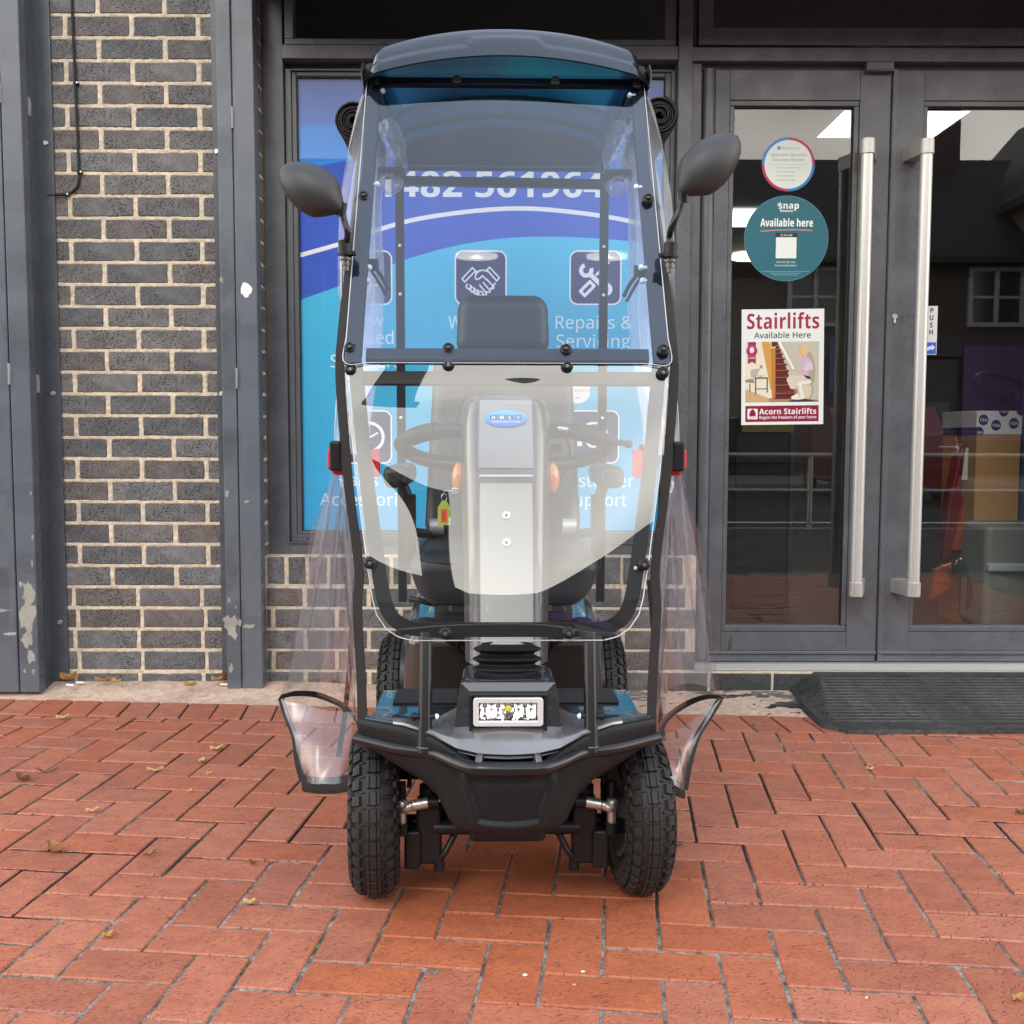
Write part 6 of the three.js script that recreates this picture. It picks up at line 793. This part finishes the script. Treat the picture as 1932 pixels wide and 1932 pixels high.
  mesh('window', [extrude([[-1.12, 1.02], [-0.7, 1.34], [-0.05, 1.38], [-0.05, 1.02]], 1.62, 0.01).translate(0, 0, -0.81), extrude([[0.03, 1.02], [0.03, 1.38], [0.55, 1.38], [1.25, 1.05]], 1.62, 0.01).translate(0, 0, -0.81)], gl, car);
  for (const [x, z] of [[-1.25, -0.76], [1.25, -0.76], [-1.25, 0.76], [1.25, 0.76]]) { const w = mesh('wheel', new THREE.TorusGeometry(0.24, 0.08, 12, 32).translate(x, 0.32, z), M.rubber, car); mesh('rim', new THREE.CylinderGeometry(0.2, 0.2, 0.12, 24).rotateX(Math.PI / 2).translate(x, 0.32, z), M.aluCap, w); }
  mesh('headlight', [rb(-1.99, -1.8, 0.72, 0.88, -0.82, -0.5, 0.03), rb(-1.99, -1.8, 0.72, 0.88, 0.5, 0.82, 0.03)], M.white, car); mesh('number_plate', bx(-2.08, -2.05, 0.42, 0.53, -0.26, 0.26), M.white, car);
}

// ---------- leaves and litter on the ground ----------
{
  const leafM = [[0.5, 0.3, 0.08], [0.4, 0.2, 0.07], [0.22, 0.1, 0.045], [0.62, 0.44, 0.19], [0.28, 0.1, 0.03]].map((c) => std(rgb(...c), 0.75, { side: THREE.DoubleSide, bumpMap: rep(T.fine, 20), bumpScale: 0.001 }));
  const leaf = (px, py, len, wid, rot, mi, label, y0 = 0, curl = 1, zFix) => {
    const p = zFix ? at(px, py, zFix) : onY(px, py, y0), g = sheet(14, 8, (u, v) => { const s = (u - 0.5) * len, w = wid * Math.pow(Math.sin(Math.PI * clamp(u * 0.98 + 0.01)), 0.8) * (1 + 0.25 * Math.sin(u * 31 + v * 3)), q = (v - 0.5) * w; return [s, 0.003 + curl * (0.5 * wid * Math.pow(Math.abs(v - 0.5) * 2, 2) * 0.8 + len * 0.16 * Math.pow((u - 0.5) * 2, 2)) + 0.002 * Math.sin(u * 9 + v * 7), q]; }, 0.0006);
    const o = thing('fallen_leaf', p, label, 'leaf'); o.rotation.y = rot; mesh('blade', g, leafM[mi], o); mesh('stalk', tube([[len * 0.48, 0.004 + len * 0.13 * curl, 0], [len * 0.7, 0.006, 0.003], [len * 0.85, 0.003, 0.008]], 0.0006, { rad: 5 }), leafM[2], o); return o;
  };
  const W = -3.56, k = 1 / 1.5652, c5 = (x, y) => [x / 2.1467 * k, (1950 + y / 2.1467) * k], c1 = (x, y) => [x / 2.415 * k, (2424 + y / 2.415) * k];
  leaf(...c5(435, 128), 0.055, 0.035, 0.4, 1, 'curled orange brown leaf beside the cigarette ends at the left post', 0.018, 1.3, -3.59); leaf(...c5(650, 140), 0.05, 0.02, 0.2, 1, 'folded tan leaf at the wall foot, left of the middle', 0.015, 1.2, -3.58); leaf(...c5(735, 145), 0.04, 0.02, -0.3, 0, 'pale tan leaf next to the folded leaf at the wall foot', 0.015, 1, -3.57);
  leaf(...c5(1203, 168), 0.045, 0.026, 0.1, 0, 'yellow ochre leaf on the concrete strip before the brick panel', 0.012, 1, -3.52); leaf(...c5(1385, 138), 0.05, 0.024, 0.5, 1, 'tan leaf against the foot of the second post', 0.014, 1.3, -3.58); leaf(...c5(1427, 112), 0.045, 0.018, 1.4, 4, 'upright brown leaf stuck behind the second post', 0.02, 1.6, -3.6);
  leaf(...c5(398, 376), 0.04, 0.018, 0.35, 3, 'yellow leaf on the first paver row at the left'); leaf(...c5(1373, 573), 0.036, 0.017, 0.3, 3, 'yellow leaf lying across a dark paver joint left of the scooter'); leaf(...c5(1278, 650), 0.02, 0.016, 1.2, 3, 'small pale leaf in the joint below the yellow leaf'); leaf(...c5(985, 706), 0.045, 0.009, 0.15, 3, 'thin yellow leaf strip on the left pavers');
  leaf(...c5(148, 765), 0.04, 0.027, -0.2, 2, 'broad dull brown leaf near the left edge'); leaf(...c5(300, 712), 0.06, 0.006, 0.05, 2, 'thin dark brown leaf rib above the broad brown leaf'); leaf(...c5(585, 966), 0.028, 0.012, 0.3, 3, 'small yellow leaf at the end of a dark joint on the left'); leaf(...c5(1205, 838), 0.012, 0.008, 0.9, 3, 'tiny yellow leaf on a paver left of the front wheel'); leaf(...c5(1328, 726), 0.016, 0.008, 0.4, 3, 'tiny yellow leaf beside a paver corner left of the clear skirt'); leaf(...c5(740, 440), 0.014, 0.008, 0.5, 0, 'tiny orange leaf on the second paver row');
  leaf(...c1(390, 225), 0.04, 0.026, -0.4, 1, 'crumbled tan leaf near the left edge of the picture', 0, 1.4); leaf(...c1(1065, 245), 0.03, 0.008, 0.9, 1, 'narrow tan leaf curl on the pavers left of the front wheel'); leaf(...c1(770, 835), 0.02, 0.013, 0.6, 0, 'small folded tan leaf near the bottom left'); leaf(...c1(1800, 312), 0.018, 0.01, -0.5, 2, 'small dark brown leaf scrap left of the front wheel'); leaf(...c1(1780, 598), 0.022, 0.012, 0.1, 3, 'pale crumbled leaf beside the joint left of the front wheel');
  leaf((1950 + 1115 / 1.8) * k, (2000 + 494 / 1.8) * k, 0.022, 0.008, 0, 3, 'pale yellow leaf scrap on the pavers right of the scooter'); leaf((1950 + 1918 / 1.8) * k, (2000 + 728 / 1.8) * k, 0.03, 0.016, 0, 2, 'brown leaf at the right edge of the pavers'); leaf((2224 + 1890 / 2.415) * k, (2424 + 1285 / 2.415) * k, 0.02, 0.012, 0.3, 0, 'small orange leaf at the bottom right edge');
  const butt = (px, py, rot, label, z) => { const p = at(px, py, z), o = thing('cigarette_end', p, label, 'cigarette end'); o.rotation.y = rot; mesh('filter_tip', new THREE.CylinderGeometry(0.0038, 0.0038, 0.026, 14).rotateZ(Math.PI / 2), std(rgb(0.8, 0.78, 0.74), 0.8), o); mesh('paper_band', new THREE.CylinderGeometry(0.0039, 0.0039, 0.006, 14).rotateZ(Math.PI / 2).translate(0.016, 0, 0), std(rgb(0.7, 0.6, 0.5), 0.8), o); };
  butt(...c5(443, 157), -0.2, 'white cigarette end in front of the orange brown leaf', -3.55); butt(...c5(505, 141), -0.1, 'white cigarette end right of the orange brown leaf', -3.585); butt(...c5(1420, 153), 0.0, 'white cigarette end at the foot of the second post', -3.575);
  const spot = (px, py, r, label, col = [0.75, 0.7, 0.62]) => { const p = onY(px, py, 0), o = mesh('pale_crumb', new THREE.DodecahedronGeometry(r * 0.65, 0).scale(1.3, 0.6, 1).translate(p.x, r * 0.4, p.z), std(rgb(...col), 0.8)); tag(o, label, 'crumb'); };
  spot((1500 + 122 / 2.415) * k, (2424 + 1107 / 2.415) * k, 0.005, 'white crumb on the damp pavers in the middle'); spot((1500 + 535 / 2.415) * k, (2424 + 1082 / 2.415) * k, 0.0045, 'cream crumb in a joint right of the middle'); spot((1500 + 473 / 2.415) * k, (2424 + 1175 / 2.415) * k, 0.0045, 'orange crumb right of the white crumb', [0.6, 0.25, 0.04]); spot((2224 + 810 / 2.415) * k, (2424 + 1264 / 2.415) * k, 0.003, 'white crumb on the pavers at the bottom right');
  const disc = (px, py, r, label) => { const p = onY(px, py, 0), g = new THREE.CylinderGeometry(r * 0.75, r * 0.8, 0.0012, 18).scale(1.35, 1, 1).translate(p.x, 0.0018, p.z); tag(mesh('chewing_gum', g, std(rgb(0.4, 0.33, 0.29), 0.85, { map: T.grit })), label, 'gum spot'); };
  disc((1950 + 497 / 1.8) * k, (2000 + 253 / 1.8) * k, 0.0075, 'cream gum spot on the first paver row left of the ramp'); disc((1500 + 1225 / 2.415) * k, (2424 + 175 / 2.415) * k, 0.0085, 'grey gum spot right of the right front wheel'); disc((800 + 1148 / 2.415) * k, (2424 + 1080 / 2.415) * k, 0.011, 'grey gum spot on a paver corner at the bottom middle');
}

scene.traverse((o) => { if (o.isMesh) o.castShadow = o.receiveShadow = true; });
renderer.render(scene, camera);
